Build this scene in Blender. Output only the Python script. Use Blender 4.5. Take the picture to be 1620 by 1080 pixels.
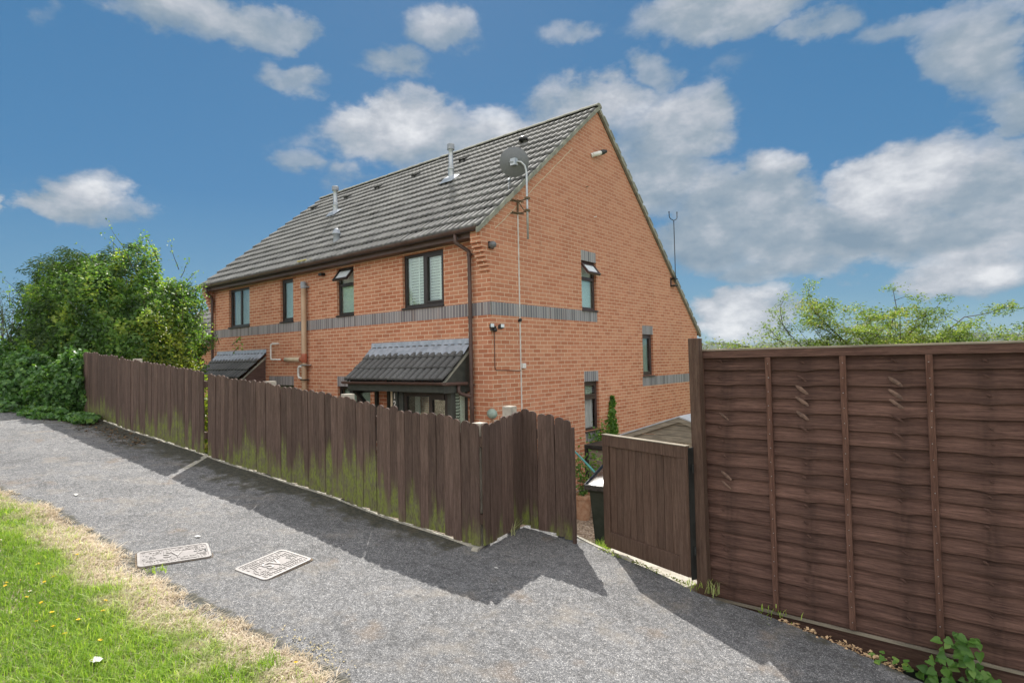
import bpy, bmesh, math, random
import numpy as np
from mathutils import Vector, Matrix, noise as mnoise
R = math.radians
scene = bpy.context.scene
for o in list(bpy.data.objects): bpy.data.objects.remove(o)
col = scene.collection
rng = np.random.default_rng(7); random.seed(7)

# ------------------------------------------------------------ camera
cam_d = bpy.data.cameras.new('camera'); cam = bpy.data.objects.new('camera', cam_d); col.objects.link(cam)
cam_d.lens = 20.546; cam_d.sensor_width = 36; cam_d.clip_start = .05; cam_d.clip_end = 4000
cr = Vector((.77252452, .63466474, -.02016265)); cu = Vector((.03575918, -.01178022, .999291)); cf = Vector((-.63397725, .7726978, .0317956))
EYE = Vector((6.50286, -7.37121, 1.75))
m = Matrix((cr, cu, -cf)).transposed().to_4x4(); m.translation = EYE; cam.matrix_world = m
scene.camera = cam

# ------------------------------------------------------------ light
SUN_EL, SUN_AZ = 48.0, -46.0            # azimuth from +Y towards +X
sd = Vector((math.sin(R(SUN_AZ))*math.cos(R(SUN_EL)), math.cos(R(SUN_AZ))*math.cos(R(SUN_EL)), math.sin(R(SUN_EL))))
sl = bpy.data.lights.new('sun', 'SUN'); sl.energy = 4.9; sl.angle = R(.6); sl.color = (1, .95, .87)
so = bpy.data.objects.new('sun', sl); col.objects.link(so); so.rotation_euler = (-sd).to_track_quat('-Z', 'Y').to_euler()
scene.view_settings.view_transform = 'Standard'; scene.view_settings.look = 'None'; scene.view_settings.exposure = .55; scene.view_settings.gamma = 1

# node helper
class NT:
    def __init__(s, tree): s.t = tree; s.n = tree.nodes; s.l = tree.links
    def new(s, typ, **kw):
        nd = s.n.new(typ)
        for k, v in kw.items(): setattr(nd, k, v)
        return nd
    def put(s, sock, v):
        if isinstance(v, bpy.types.NodeSocket): s.l.new(v, sock)
        elif v is not None: sock.default_value = v
    def math(s, op, a, b=None, c=None, clamp=False):
        nd = s.new('ShaderNodeMath', operation=op, use_clamp=clamp)
        for i, v in enumerate((a, b, c)):
            if v is not None: s.put(nd.inputs[i], v)
        return nd.outputs[0]
    def vm(s, op, a, b=None, out=0):
        nd = s.new('ShaderNodeVectorMath', operation=op); s.put(nd.inputs[0], a)
        if b is not None: s.put(nd.inputs[1], b)
        return nd.outputs[out]
    def mix(s, f, a, b, mode='MIX'):
        nd = s.new('ShaderNodeMix', data_type='RGBA', blend_type=mode)
        s.put(nd.inputs[0], f); s.put(nd.inputs[6], a if not isinstance(a, tuple) else (*a[:3], 1)); s.put(nd.inputs[7], b if not isinstance(b, tuple) else (*b[:3], 1))
        return nd.outputs[2]
    def noise(s, vec, scale, detail=4, rough=.55, dist=0):
        nd = s.new('ShaderNodeTexNoise'); s.put(nd.inputs['Vector'], vec)
        nd.inputs['Scale'].default_value = scale; nd.inputs['Detail'].default_value = detail
        nd.inputs['Roughness'].default_value = rough; nd.inputs['Distortion'].default_value = dist
        return nd.outputs['Fac']
    def mr(s, v, a, b, c=0., d=1., smooth=True):
        nd = s.new('ShaderNodeMapRange', interpolation_type='SMOOTHSTEP' if smooth else 'LINEAR')
        s.put(nd.inputs[0], v); 
        for i, x in enumerate((a, b, c, d)): s.put(nd.inputs[i+1], x)
        return nd.outputs[0]
    def ramp(s, v, stops):
        nd = s.new('ShaderNodeValToRGB'); s.put(nd.inputs[0], v); e = nd.color_ramp.elements
        while len(e) < len(stops): e.new(.5)
        for el, (p, c) in zip(e, stops): el.position = p; el.color = (*c, 1)
        return nd.outputs[0]
    def pos(s, sc=None):
        g = s.new('ShaderNodeNewGeometry').outputs['Position']
        return g if sc is None else s.vm('MULTIPLY', g, sc)
    def attr(s, name): return s.new('ShaderNodeAttribute', attribute_name=name).outputs['Fac']
    def hsv(s, c, h=.5, sat=1., v=1.):
        nd = s.new('ShaderNodeHueSaturation'); s.put(nd.inputs['Color'], c); s.put(nd.inputs['Hue'], h); s.put(nd.inputs['Saturation'], sat); s.put(nd.inputs['Value'], v)
        return nd.outputs[0]
    def bump(s, h, strength=.4, dist=.01):
        nd = s.new('ShaderNodeBump'); s.put(nd.inputs['Height'], h); nd.inputs['Strength'].default_value = strength; nd.inputs['Distance'].default_value = dist
        return nd.outputs[0]

# ------------------------------------------------------------ sky
world = bpy.data.worlds.new('World'); scene.world = world; world.use_nodes = True
W = NT(world.node_tree); W.n.clear()
wout = W.new('ShaderNodeOutputWorld'); wbg = W.new('ShaderNodeBackground'); W.l.new(wbg.outputs[0], wout.inputs[0])
sky = W.new('ShaderNodeTexSky', sky_type='NISHITA'); sky.sun_disc = False; sky.sun_elevation = R(SUN_EL); sky.sun_rotation = R(SUN_AZ)
sky.air_density = 1; sky.dust_density = .4
wd = W.new('ShaderNodeTexCoord').outputs['Generated']
sx = W.new('ShaderNodeSeparateXYZ'); W.l.new(wd, sx.inputs[0])
az = W.math('ARCTAN2', sx.outputs[0], sx.outputs[1]); el = W.math('ARCSINE', sx.outputs[2])
ae = W.new('ShaderNodeCombineXYZ'); W.l.new(az, ae.inputs[0]); W.l.new(el, ae.inputs[1])
# warp for ragged cloud outlines
wn = W.new('ShaderNodeTexNoise'); W.put(wn.inputs['Vector'], W.vm('MULTIPLY', wd, (1, 1, 1.6))); wn.inputs['Scale'].default_value = 5.5; wn.inputs['Detail'].default_value = 8; wn.inputs['Roughness'].default_value = .6
warp = W.vm('MULTIPLY', W.vm('SUBTRACT', wn.outputs['Color'], (.5, .5, .5)), (.22, .13, 0))
aew = W.vm('ADD', ae.outputs[0], warp)
BLOBS = [(-0.864, 0.368, 0.142, 0.052, 1, 0.6), (-0.691, 0.351, 0.13, 0.058, 1, 0.6), (-0.548, 0.411, 0.118, 0.046, 0.8, 0.6), (-0.403, 0.361, 0.111, 0.056, 1, 0.5), (-0.467, 0.29, 0.145, 0.059, 0.9, 0.2), (-0.309, 0.231, 0.131, 0.067, 0.95, 0.4), (-0.359, 0.186, 0.107, 0.05, 0.9, 0.2), (-0.252, 0.276, 0.054, 0.041, 0.8, 0.5), (-0.081, 0.235, 0.103, 0.051, 1, 0.55), (0.008, 0.21, 0.071, 0.064, 1, 0.5), (-0.169, 0.177, 0.172, 0.055, 0.95, 0.1), (-0.027, 0.149, 0.109, 0.05, 0.9, 0.15), (-0.043, 0.104, 0.076, 0.024, 0.85, 0.6), (-0.248, 0.133, 0.124, 0.029, 0.75, 0.25), (-0.319, 0.071, 0.066, 0.036, 1, 0.6), (-1.165, 0.499, 0.13, 0.029, 0.85, 0.2), (-1.06, 0.503, 0.057, 0.024, 0.7, 0.2), (-0.797, 0.518, 0.087, 0.032, 0.7, 0.4), (-0.3, 0.509, 0.15, 0.038, 0.9, 0.3), (-1.027, 0.437, 0.088, 0.026, 0.62, 0.4), (-0.894, 0.466, 0.079, 0.03, 0.62, 0.4), (0.008, 0.369, 0.058, 0.063, 0.8, 0.35), (0.027, 0.3, 0.031, 0.03, 0.75, 0.3), (-0.201, 0.46, 0.052, 0.024, 0.6, 0.4), (-0.441, 0.451, 0.052, 0.03, 0.55, 0.4), (-0.545, 0.513, 0.065, 0.018, 0.45, 0.4), (-0.321, 0.443, 0.067, 0.025, 0.42, 0.4), (-1.322, 0.223, 0.051, 0.035, 0.95, 0.7), (-1.408, 0.214, 0.018, 0.014, 0.85, 0.6), (-1.271, 0.212, 0.03, 0.025, 0.5, 0.5), (-0.979, 0.299, 0.07, 0.039, 0.6, 0.4), (-1.028, 0.319, 0.044, 0.026, 0.55, 0.4), (-1.344, 0.439, 0.028, 0.031, 0.45, 0.4), (-0.066, 0.429, 0.146, 0.019, 0.5, 0.4)]
dens = None; top = None
for a, e, w, h, op, br in BLOBS:
    q = W.vm('DIVIDE', W.vm('SUBTRACT', aew, (a, e, 0)), (w*1.55, h*1.6, 1))
    d = W.math('MULTIPLY', W.mr(W.vm('LENGTH', q, out=1), 1.15, .15), op)
    dens = d if dens is None else W.math('MAXIMUM', dens, d)
    sq = W.new('ShaderNodeSeparateXYZ'); W.l.new(q, sq.inputs[0])
    t = W.math('MULTIPLY', d, W.math('MULTIPLY_ADD', sq.outputs[1], .35, br))
    top = t if top is None else W.math('MAXIMUM', top, t)
nv_ = W.vm('MULTIPLY', wd, (1, 1, 1.7)); fn = W.noise(nv_, 6.5, 11, .60, .1); fn2 = W.noise(W.vm('ADD', nv_, (-.01, .012, .045)), 6.5, 6, .58, .1); fn3 = W.noise(nv_, 6.5, 6, .58, .1)
cm = W.math('ADD', dens, W.math('MULTIPLY', W.math('SUBTRACT', fn, .5), 1.5))
cmask = W.math('MULTIPLY', W.mr(cm, .30, .62), W.mr(dens, .02, .2))
# bright cloud added out of view, behind and overhead, to fill the shade
dt = W.vm('DOT_PRODUCT', wd, (-.634, .773, .03), out=1)
back = W.mr(dt, .35, -.25)
cn = W.noise(wd, 2.2, 6, .6); over = W.math('MULTIPLY', W.math('MAXIMUM', back, W.mr(el, .72, 1.1)), W.mr(cn, .3, .6, .55, 1))
grad = W.ramp(W.mr(el, 0, .75, 0, 1, False), [(0, (.17, .33, .43)), (.12, (.09, .235, .375)), (.35, (.040, .165, .335)), (1, (.028, .125, .275))])
base = W.mix(.88, W.mix(1, sky.outputs[0], (.10, .10, .10), 'MULTIPLY'), grad)
fine = W.noise(W.vm('MULTIPLY', wd, (1, 1, 1.8)), 26, 8, .6)
relief = W.math('MULTIPLY', W.math('SUBTRACT', fn3, fn2), 1.7)
sh = W.math('ADD', W.math('ADD', W.math('MULTIPLY_ADD', top, .80, .10), relief), W.math('MULTIPLY', W.math('SUBTRACT', fine, .5), .35))
ccol = W.ramp(sh, [(0, (.19, .26, .33)), (.28, (.28, .335, .39)), (.55, (.43, .455, .50)), (.85, (.66, .67, .69))])
skyc = W.mix(W.math('MULTIPLY', W.math('MULTIPLY', cmask, .95), W.mr(dens, .0, .78, .25, 1, False)), base, ccol)
skyc = W.mix(over, skyc, (1.32, 1.28, 1.24))
W.put(wbg.inputs[0], skyc); wbg.inputs[1].default_value = .85

# ------------------------------------------------------------ materials
def material(name):
    mt = bpy.data.materials.new(name); mt.use_nodes = True; t = NT(mt.node_tree)
    return mt, t, t.n['Principled BSDF']
def bset(b, **kw):
    for k, v in kw.items(): b.inputs[k.replace('_', ' ')].default_value = v
def plain(name, c1, c2=None, scale=6, rough=.6, metal=0, bumps=0, stretch=(1, 1, 1), spec=.4, detail=5, lo=.35, hi=.65):
    mt, t, b = material(name); c2 = c2 or tuple(x*.8 for x in c1)
    n = t.noise(t.pos(stretch), scale, detail)
    t.put(b.inputs['Base Color'], t.mix(t.mr(n, lo, hi), c1, c2))
    t.put(b.inputs['Roughness'], t.math('MULTIPLY_ADD', n, .25, rough-.12)); b.inputs['Metallic'].default_value = metal
    b.inputs['Specular IOR Level'].default_value = spec
    if bumps: t.put(b.inputs['Normal'], t.bump(t.noise(t.pos(stretch), scale*6, 4), bumps, .004))
    return mt
def brick_mat(name, c1, c2, c3, mortar, bw, rh, off, zoff, warm=.72):
    mt, t, b = material(name)
    g = t.new('ShaderNodeNewGeometry'); sp = t.new('ShaderNodeSeparateXYZ'); t.l.new(g.outputs['Position'], sp.inputs[0])
    sn = t.new('ShaderNodeSeparateXYZ'); t.l.new(g.outputs['True Normal'], sn.inputs[0])
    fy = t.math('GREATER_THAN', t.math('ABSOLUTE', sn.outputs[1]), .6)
    uu = t.math('ADD', t.math('MULTIPLY', sp.outputs[0], fy), t.math('MULTIPLY', t.math('ADD', sp.outputs[1], .1125), t.math('SUBTRACT', 1., fy)))
    wob = t.math('MULTIPLY', t.math('SUBTRACT', t.noise(g.outputs['Position'], 1.3, 2), .5), .01)
    cv = t.new('ShaderNodeCombineXYZ'); t.put(cv.inputs[0], t.math('ADD', uu, 30.)); t.put(cv.inputs[1], t.math('ADD', t.math('ADD', sp.outputs[2], zoff), wob))
    br = t.new('ShaderNodeTexBrick', offset=off, squash=1.0); t.put(br.inputs['Vector'], cv.outputs[0])
    br.inputs['Scale'].default_value = 1; br.inputs['Mortar Size'].default_value = .0055; br.inputs['Mortar Smooth'].default_value = .3
    br.inputs['Brick Width'].default_value = bw; br.inputs['Row Height'].default_value = rh; br.inputs['Bias'].default_value = 0
    br.inputs['Color1'].default_value = (0, 0, 0, 1); br.inputs['Color2'].default_value = (1, 1, 1, 1); br.inputs['Mortar'].default_value = (.5, .5, .5, 1)
    bc = t.ramp(br.outputs['Color'], [(0, c1), (.45, c2), (1, c3)])
    big = t.noise(g.outputs['Position'], .9, 4); fine = t.noise(g.outputs['Position'], 70, 3); strk = t.mr(t.noise(t.vm('MULTIPLY', g.outputs['Position'], (2.2, 2.2, .35)), 2.0, 6, .65), .5, .78)
    bc = t.hsv(bc, v=t.math('ADD', t.math('MULTIPLY_ADD', big, .4, .6), t.math('MULTIPLY', fine, .4)))
    mc = t.mix(t.noise(g.outputs['Position'], 5, 4), mortar, tuple(x*.72 for x in mortar))
    # weathered grey film on the upper gable
    grime = t.math('MULTIPLY', t.mr(t.math('ADD', t.math('MULTIPLY_ADD', fy, -7.0, sp.outputs[2]), t.math('MULTIPLY', big, 2.5)), 1.5, 7.0), warm)
    mc = t.mix(t.math('MULTIPLY', grime, 1.), mc, (.52, .33, .24))
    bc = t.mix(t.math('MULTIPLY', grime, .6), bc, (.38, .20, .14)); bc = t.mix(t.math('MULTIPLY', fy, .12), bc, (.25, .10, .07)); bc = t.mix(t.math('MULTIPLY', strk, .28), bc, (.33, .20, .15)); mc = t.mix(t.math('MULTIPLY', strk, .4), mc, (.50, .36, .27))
    t.put(b.inputs['Base Color'], t.mix(br.outputs['Fac'], bc, mc)); b.inputs['Roughness'].default_value = .85; b.inputs['Specular IOR Level'].default_value = .2
    hh = t.math('ADD', t.math('MULTIPLY', t.math('SUBTRACT', 1., br.outputs['Fac']), 1.), t.math('MULTIPLY', fine, .4))
    t.put(b.inputs['Normal'], t.bump(hh, .55, .006))
    return mt
M = {}
M['brick'] = brick_mat('red_brick', (.43, .165, .088), (.51, .215, .122), (.57, .27, .16), (.84, .69, .51), .225, .075, .5, .002)
M['soldier'] = brick_mat('blue_grey_brick', (.15, .155, .17), (.215, .22, .24), (.30, .305, .32), (.60, .58, .53), .075, 1.2, 0, 3, 0.)
def tile_mat():
    mt, t, b = material('grey_roof_tile'); p = t.pos()
    n = t.noise(p, 1.2, 5); f = t.noise(p, 45, 5, .7); l = t.noise(p, 13, 6, .7)
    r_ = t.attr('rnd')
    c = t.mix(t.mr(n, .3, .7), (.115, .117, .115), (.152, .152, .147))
    c = t.hsv(c, v=t.math('MULTIPLY_ADD', r_, 1.55, .05))  # attribute also carries painted shade: dark troughs and course drops
    c = t.mix(t.math('MULTIPLY', t.mr(f, .50, .75), t.math('MULTIPLY', t.mr(r_, .3, .8), .7)), c, (.23, .23, .21))
    c = t.mix(t.mr(l, .60, .72), c, (.24, .24, .19))
    t.put(b.inputs['Base Color'], c); b.inputs['Roughness'].default_value = .8; b.inputs['Specular IOR Level'].default_value = .3
    t.put(b.inputs['Normal'], t.bump(f, .4, .005)); return mt
M['tile'] = tile_mat()
def dark_tile():
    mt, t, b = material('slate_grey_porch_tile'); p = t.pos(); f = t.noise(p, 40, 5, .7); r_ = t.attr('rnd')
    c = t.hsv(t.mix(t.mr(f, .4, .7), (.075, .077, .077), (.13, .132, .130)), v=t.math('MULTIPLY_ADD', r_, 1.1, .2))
    t.put(b.inputs['Base Color'], c); b.inputs['Roughness'].default_value = .7; t.put(b.inputs['Normal'], t.bump(f, .4, .004)); return mt
M['ptile'] = dark_tile()
M['ridge'] = plain('weathered_ridge_mortar', (.16, .165, .145), (.27, .27, .22), 9, .85, bumps=.5)
M['verge'] = plain('mossy_verge_mortar', (.19, .20, .17), (.29, .29, .24), 7, .9, bumps=.5)
M['brown'] = plain('brown_upvc', (.075, .045, .038), (.10, .062, .052), 5, .45)
M['brownwood'] = plain('brown_painted_board', (.07, .042, .036), (.11, .07, .06), 4, .55, stretch=(1, 1, 5))
M['dkframe'] = plain('dark_brown_window_frame', (.022, .018, .018), (.035, .028, .027), 5, .35)
M['frame'] = plain('rosewood_window_frame', (.045, .028, .026), (.07, .045, .042), 5, .35)
M['black'] = plain('black_paint', (.012, .013, .013), (.025, .027, .026), 8, .4)
M['dkgreen'] = plain('dark_green_grey_paint', (.035, .042, .038), (.055, .062, .055), 8, .5)
M['lead'] = plain('lead_flashing', (.27, .31, .36), (.38, .42, .48), 8, .55, metal=.15, bumps=.3)
M['white'] = plain('white_plastic', (.72, .72, .70), (.58, .58, .55), 12, .45)
M['cream'] = plain('weathered_cream_plastic', (.62, .53, .38), (.50, .42, .30), 5, .55)
M['tan'] = plain('tan_soil_pipe_plastic', (.46, .33, .22), (.36, .25, .16), 4, .5, stretch=(1, 1, .4))
M['terra'] = plain('terracotta_plastic', (.42, .13, .07), (.33, .10, .055), 8, .5)
M['greyplastic'] = plain('grey_plastic', (.25, .28, .33), (.35, .38, .42), 8, .45)
M['zinc'] = plain('galvanised_metal', (.36, .40, .43), (.50, .53, .55), 12, .4, metal=.6)
M['dish'] = plain('dark_mesh_dish_metal', (.12, .135, .15), (.19, .20, .215), 90, .5, metal=.2)
M['rust'] = plain('rusty_bracket_metal', (.08, .06, .04), (.16, .11, .06), 30, .8, bumps=.5)
M['stone'] = plain('pale_concrete', (.36, .33, .28), (.50, .47, .40), 11, .9, bumps=.6)
M['kerb'] = plain('worn_concrete_edging', (.30, .29, .25), (.46, .43, .36), 14, .9, bumps=.8)
M['rubber'] = plain('black_bin_plastic', (.018, .022, .024), (.035, .04, .042), 14, .28, spec=.7)
M['bingreen'] = plain('dark_green_bin_plastic', (.022, .034, .027), (.035, .05, .04), 10, .4)
M['clay'] = plain('terracotta_clay_pot', (.36, .19, .11), (.46, .29, .19), 14, .8, bumps=.4)
M['greywood'] = plain('silvered_softwood', (.30, .26, .20), (.19, .165, .13), 5, .85, stretch=(1, 1, 9), bumps=.4)
M['hwood'] = plain('weathered_pale_board', (.34, .28, .20), (.22, .18, .13), 5, .85, stretch=(9, 9, 1), bumps=.4)
M['felt'] = plain('pale_grey_roofing_felt', (.38, .40, .43), (.46, .48, .50), 20, .8, bumps=.3)
M['rod'] = plain('teal_plastic_handle', (.06, .34, .33), (.05, .28, .28), 8, .4)
M['chip'] = plain('bare_torn_wood', (.19, .12, .09), (.10, .065, .052), 30, .85)
M['blind'] = plain('white_blind_slat', (.86, .88, .84), (.80, .82, .79), 10, .5)
M['frost'] = plain('pale_frosted_glass', (.74, .80, .84), (.66, .74, .79), 4, .25, spec=.6)
M['frostg'] = plain('pale_green_blind', (.27, .37, .33), (.22, .31, .28), 4, .3, spec=.6)
M['curtain'] = plain('pale_net_curtain', (.50, .52, .50), (.36, .39, .38), 9, .8, stretch=(6, 6, .4))
M['room'] = plain('dim_room_lining', (.035, .04, .038), (.05, .055, .05), 3, .9)
M['iron'] = plain('galvanised_cover_plate', (.20, .185, .18), (.27, .25, .245), 16, .6, bumps=.4)
M['ironw'] = plain('worn_lit_metal', (.33, .31, .30), (.26, .245, .235), 20, .5)  # lighter than the plate: wear, plus tread shadow lines put into colour
M['flowery'] = plain('yellow_petal', (.80, .58, .02), (.75, .48, .01), 50, .6)
M['flowerw'] = plain('white_petal', (.80, .80, .76), (.72, .72, .70), 50, .6)
M['yellowm'] = plain('yellow_lichen_moss', (.42, .36, .12), (.30, .27, .10), 40, .95)
M['bark'] = plain('grey_brown_bark', (.10, .075, .055), (.06, .045, .035), 20, .9, bumps=.6)
def glass_mat(name, tint, refl=.35):
    mt, t, b = material(name); t.n.remove(b); out = t.n['Material Output']
    gl = t.new('ShaderNodeBsdfGlossy'); gl.inputs['Roughness'].default_value = .015; gl.inputs['Color'].default_value = (.9, .95, .97, 1)
    tr = t.new('ShaderNodeBsdfTransparent'); tr.inputs['Color'].default_value = (*tint, 1)
    t.put(gl.inputs['Normal'], t.bump(t.noise(t.pos(), 3.5, 2), .06, .02))
    lw = t.new('ShaderNodeLayerWeight'); lw.inputs['Blend'].default_value = .35
    f = t.math('MULTIPLY_ADD', lw.outputs['Fresnel'], .25, refl, clamp=True)
    mx = t.new('ShaderNodeMixShader'); t.put(mx.inputs[0], f); t.l.new(tr.outputs[0], mx.inputs[1]); t.l.new(gl.outputs[0], mx.inputs[2]); t.l.new(mx.outputs[0], out.inputs[0])
    return mt
M['glass'] = glass_mat('window_glass', (.90, .95, .92), .03)
def wood(name, c1, c2, grain, moss=False, top=None):
    mt, t, b = material(name); p = t.pos(grain)
    n = t.noise(p, 7, 7, .65, .4); n2 = t.noise(t.pos(), 1.7, 3); r_ = t.attr('rnd')
    fg = t.noise(t.pos(grain), 34, 5, .75)
    c = t.mix(t.mr(n, .3, .72), c1, c2); c = t.hsv(c, v=t.math('MULTIPLY_ADD', t.mr(fg, .3, .7), .55, .72))
    c = t.hsv(c, v=t.math('MULTIPLY_ADD', r_, .5, t.math('MULTIPLY_ADD', n2, .3, .6)))
    streak = t.noise(t.vm('MULTIPLY', t.pos(), tuple(x*1.0 for x in grain)), 2.6, 5, .6)
    c = t.mix(t.math('MULTIPLY', t.mr(streak, .60, .74), .28), c, tuple(min(1, x*2.0) for x in c2))
    if moss:
        h = t.attr('h'); mz = t.attr('moss')
        edge = t.math('ADD', t.math('MULTIPLY', t.math('SUBTRACT', t.noise(t.pos((11, 11, 1.4)), 1.0, 4), .5), .9), h)
        edge = t.math('ADD', edge, t.math('MULTIPLY', t.math('SUBTRACT', r_, .5), .30))
        lim = t.math('MULTIPLY_ADD', mz, .62, .0)
        mk = t.mr(t.math('SUBTRACT', lim, edge), -.06, .2)
        mc = t.mix(t.mr(t.noise(t.pos((6, 6, 3)), 4, 5), .35, .65), (.19, .235, .045), (.15, .145, .08))
        c = t.mix(t.math('MULTIPLY', mk, t.mr(t.noise(t.pos((12, 12, 5)), 6, 5), .25, .6, .25, .9)), c, mc)
    t.put(b.inputs['Base Color'], c); b.inputs['Roughness'].default_value = .82; b.inputs['Specular IOR Level'].default_value = .25
    t.put(b.inputs['Normal'], t.bump(t.math('ADD', n, t.math('MULTIPLY', fg, .6)), .6, .006)); return mt
M['picket'] = wood('brown_stained_picket', (.072, .046, .037), (.130, .088, .072), (9, 9, .5), True)
M['lap'] = wood('brown_stained_lap_board', (.070, .037, .029), (.150, .085, .066), (.6, 9, 12))
M['batten'] = wood('brown_stained_batten', (.080, .038, .027), (.155, .085, .062), (9, 9, .5))
M['gate'] = wood('brown_painted_gate', (.080, .047, .034), (.130, .084, .062), (9, 9, .5))
def leafmat(name, stops, trans=.45, rough=.45):
    mt, t, b = material(name); out = t.n['Material Output']
    c = t.ramp(t.attr('rnd'), stops)
    c = t.hsv(c, v=t.math('MULTIPLY_ADD', t.noise(t.pos(), 2.2, 3), .7, .65))
    t.put(b.inputs['Base Color'], c); b.inputs['Roughness'].default_value = rough; b.inputs['Specular IOR Level'].default_value = .35
    tr = t.new('ShaderNodeBsdfTranslucent'); t.put(tr.inputs[0], t.mix(1, c, (1.7, 1.75, .6), 'MULTIPLY'))
    mx = t.new('ShaderNodeMixShader'); mx.inputs[0].default_value = trans
    t.l.new(b.outputs[0], mx.inputs[1]); t.l.new(tr.outputs[0], mx.inputs[2]); t.l.new(mx.outputs[0], out.inputs[0]); return mt
M['leaf_shrub'] = leafmat('mixed_shrub_leaf', [(0, (.04, .08, .030)), (.4, (.08, .165, .046)), (.78, (.15, .27, .065)), (1, (.30, .38, .09))])
M['leaf_ivy'] = leafmat('ivy_leaf', [(0, (.04, .10, .035)), (.5, (.09, .20, .055)), (1, (.20, .34, .08))], .3, .35)
M['leaf_conifer'] = leafmat('conifer_spray', [(0, (.035, .07, .035)), (.6, (.07, .13, .05)), (1, (.12, .18, .06))], .2, .6)
M['leaf_yellow'] = leafmat('golden_green_leaf', [(0, (.11, .17, .03)), (.6, (.20, .25, .04)), (1, (.34, .33, .06))], .5)
M['leaf_tree'] = leafmat('sumac_leaf', [(0, (.06, .10, .028)), (.45, (.13, .20, .05)), (.8, (.24, .30, .09)), (1, (.36, .30, .17))], .45)
M['leaf_bright'] = leafmat('bright_weed_leaf', [(0, (.06, .15, .035)), (.6, (.13, .26, .055)), (1, (.30, .40, .10))], .4)
def grassmat():
    mt, t, b = material('lawn_blade'); out = t.n['Material Output']; r_ = t.attr('rnd'); dry = t.attr('dry')
    g = t.ramp(r_, [(0, (.10, .20, .028)), (.5, (.27, .43, .055)), (1, (.56, .66, .17))])
    s = t.ramp(r_, [(0, (.38, .31, .22)), (.5, (.66, .57, .44)), (1, (.90, .82, .70))])
    c = t.mix(dry, g, s); tf = t.mix(dry, (1.35, 1.35, .7), (1.1, 1.08, 1.0)); t.put(b.inputs['Base Color'], c); b.inputs['Roughness'].default_value = .55; b.inputs['Specular IOR Level'].default_value = .25
    tr = t.new('ShaderNodeBsdfTranslucent'); t.put(tr.inputs[0], t.mix(1, c, tf, 'MULTIPLY')); mx = t.new('ShaderNodeMixShader'); mx.inputs[0].default_value = .4
    t.l.new(b.outputs[0], mx.inputs[1]); t.l.new(tr.outputs[0], mx.inputs[2]); t.l.new(mx.outputs[0], out.inputs[0]); return mt
M['grass'] = grassmat()
def path_mat():
    mt, t, b = material('worn_tarmac'); p = t.pos()
    v = t.new('ShaderNodeTexVoronoi'); t.put(v.inputs['Vector'], p); v.inputs['Scale'].default_value = 240
    cs = t.new('ShaderNodeSeparateColor'); t.l.new(v.outputs['Color'], cs.inputs[0])
    st = t.ramp(cs.outputs[0], [(0, (.06, .061, .066)), (.5, (.115, .117, .123)), (.85, (.185, .186, .19)), (1, (.40, .39, .38))])
    v2 = t.new('ShaderNodeTexVoronoi'); t.put(v2.inputs['Vector'], p); v2.inputs['Scale'].default_value = 48
    c2 = t.new('ShaderNodeSeparateColor'); t.l.new(v2.outputs['Color'], c2.inputs[0])
    st = t.hsv(st, v=t.math('MULTIPLY_ADD', c2.outputs[0], .5, .75))
    big = t.noise(p, .8, 5, .6); mid = t.noise(p, 3.2, 6, .65)
    st = t.hsv(st, v=t.math('MULTIPLY_ADD', big, 1.0, .52)); cr_ = t.mr(t.noise(t.pos(), 1.1, 8, .7, .6), .47, .50); cr2 = t.mr(t.noise(t.pos(), 1.1, 8, .7, .6), .50, .53); st = t.hsv(st, v=t.math('SUBTRACT', 1., t.math('MULTIPLY', t.math('SUBTRACT', cr_, cr2), .22)))
    st = t.mix(t.math('MULTIPLY', t.mr(mid, .5, .72), .35), st, (.26, .225, .18))
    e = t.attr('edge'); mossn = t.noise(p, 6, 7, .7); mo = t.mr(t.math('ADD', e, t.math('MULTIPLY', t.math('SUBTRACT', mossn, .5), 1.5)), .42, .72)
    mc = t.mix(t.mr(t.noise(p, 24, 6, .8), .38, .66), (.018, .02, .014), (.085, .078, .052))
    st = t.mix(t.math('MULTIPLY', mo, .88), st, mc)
    ru = t.mr(t.noise(p, 2.1, 5, .6), .60, .74); st = t.mix(t.math('MULTIPLY', ru, .28), st, (.24, .155, .08))
    t.put(b.inputs['Base Color'], st); b.inputs['Roughness'].default_value = .85; b.inputs['Specular IOR Level'].default_value = .35
    h = t.math('ADD', t.math('MULTIPLY', v.outputs['Distance'], -1.), t.math('MULTIPLY', mossn, .2))
    t.put(b.inputs['Normal'], t.bump(h, .4, .003)); return mt
M['path'] = path_mat()
def soil_mat(name, a, b_, c_, sc=60):
    mt, t, b = material(name); p = t.pos(); v = t.new('ShaderNodeTexVoronoi'); t.put(v.inputs['Vector'], p); v.inputs['Scale'].default_value = sc
    cs = t.new('ShaderNodeSeparateColor'); t.l.new(v.outputs['Color'], cs.inputs[0])
    c = t.ramp(cs.outputs[0], [(0, a), (.6, b_), (1, c_)]); c = t.hsv(c, v=t.math('MULTIPLY_ADD', t.noise(p, 2, 5), .8, .6))
    t.put(b.inputs['Base Color'], c); b.inputs['Roughness'].default_value = .95
    t.put(b.inputs['Normal'], t.bump(t.noise(p, sc, 5), 1., .02)); return mt
M['gravel'] = soil_mat('garden_gravel', (.14, .10, .07), (.28, .21, .15), (.48, .40, .32), 45)
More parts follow.
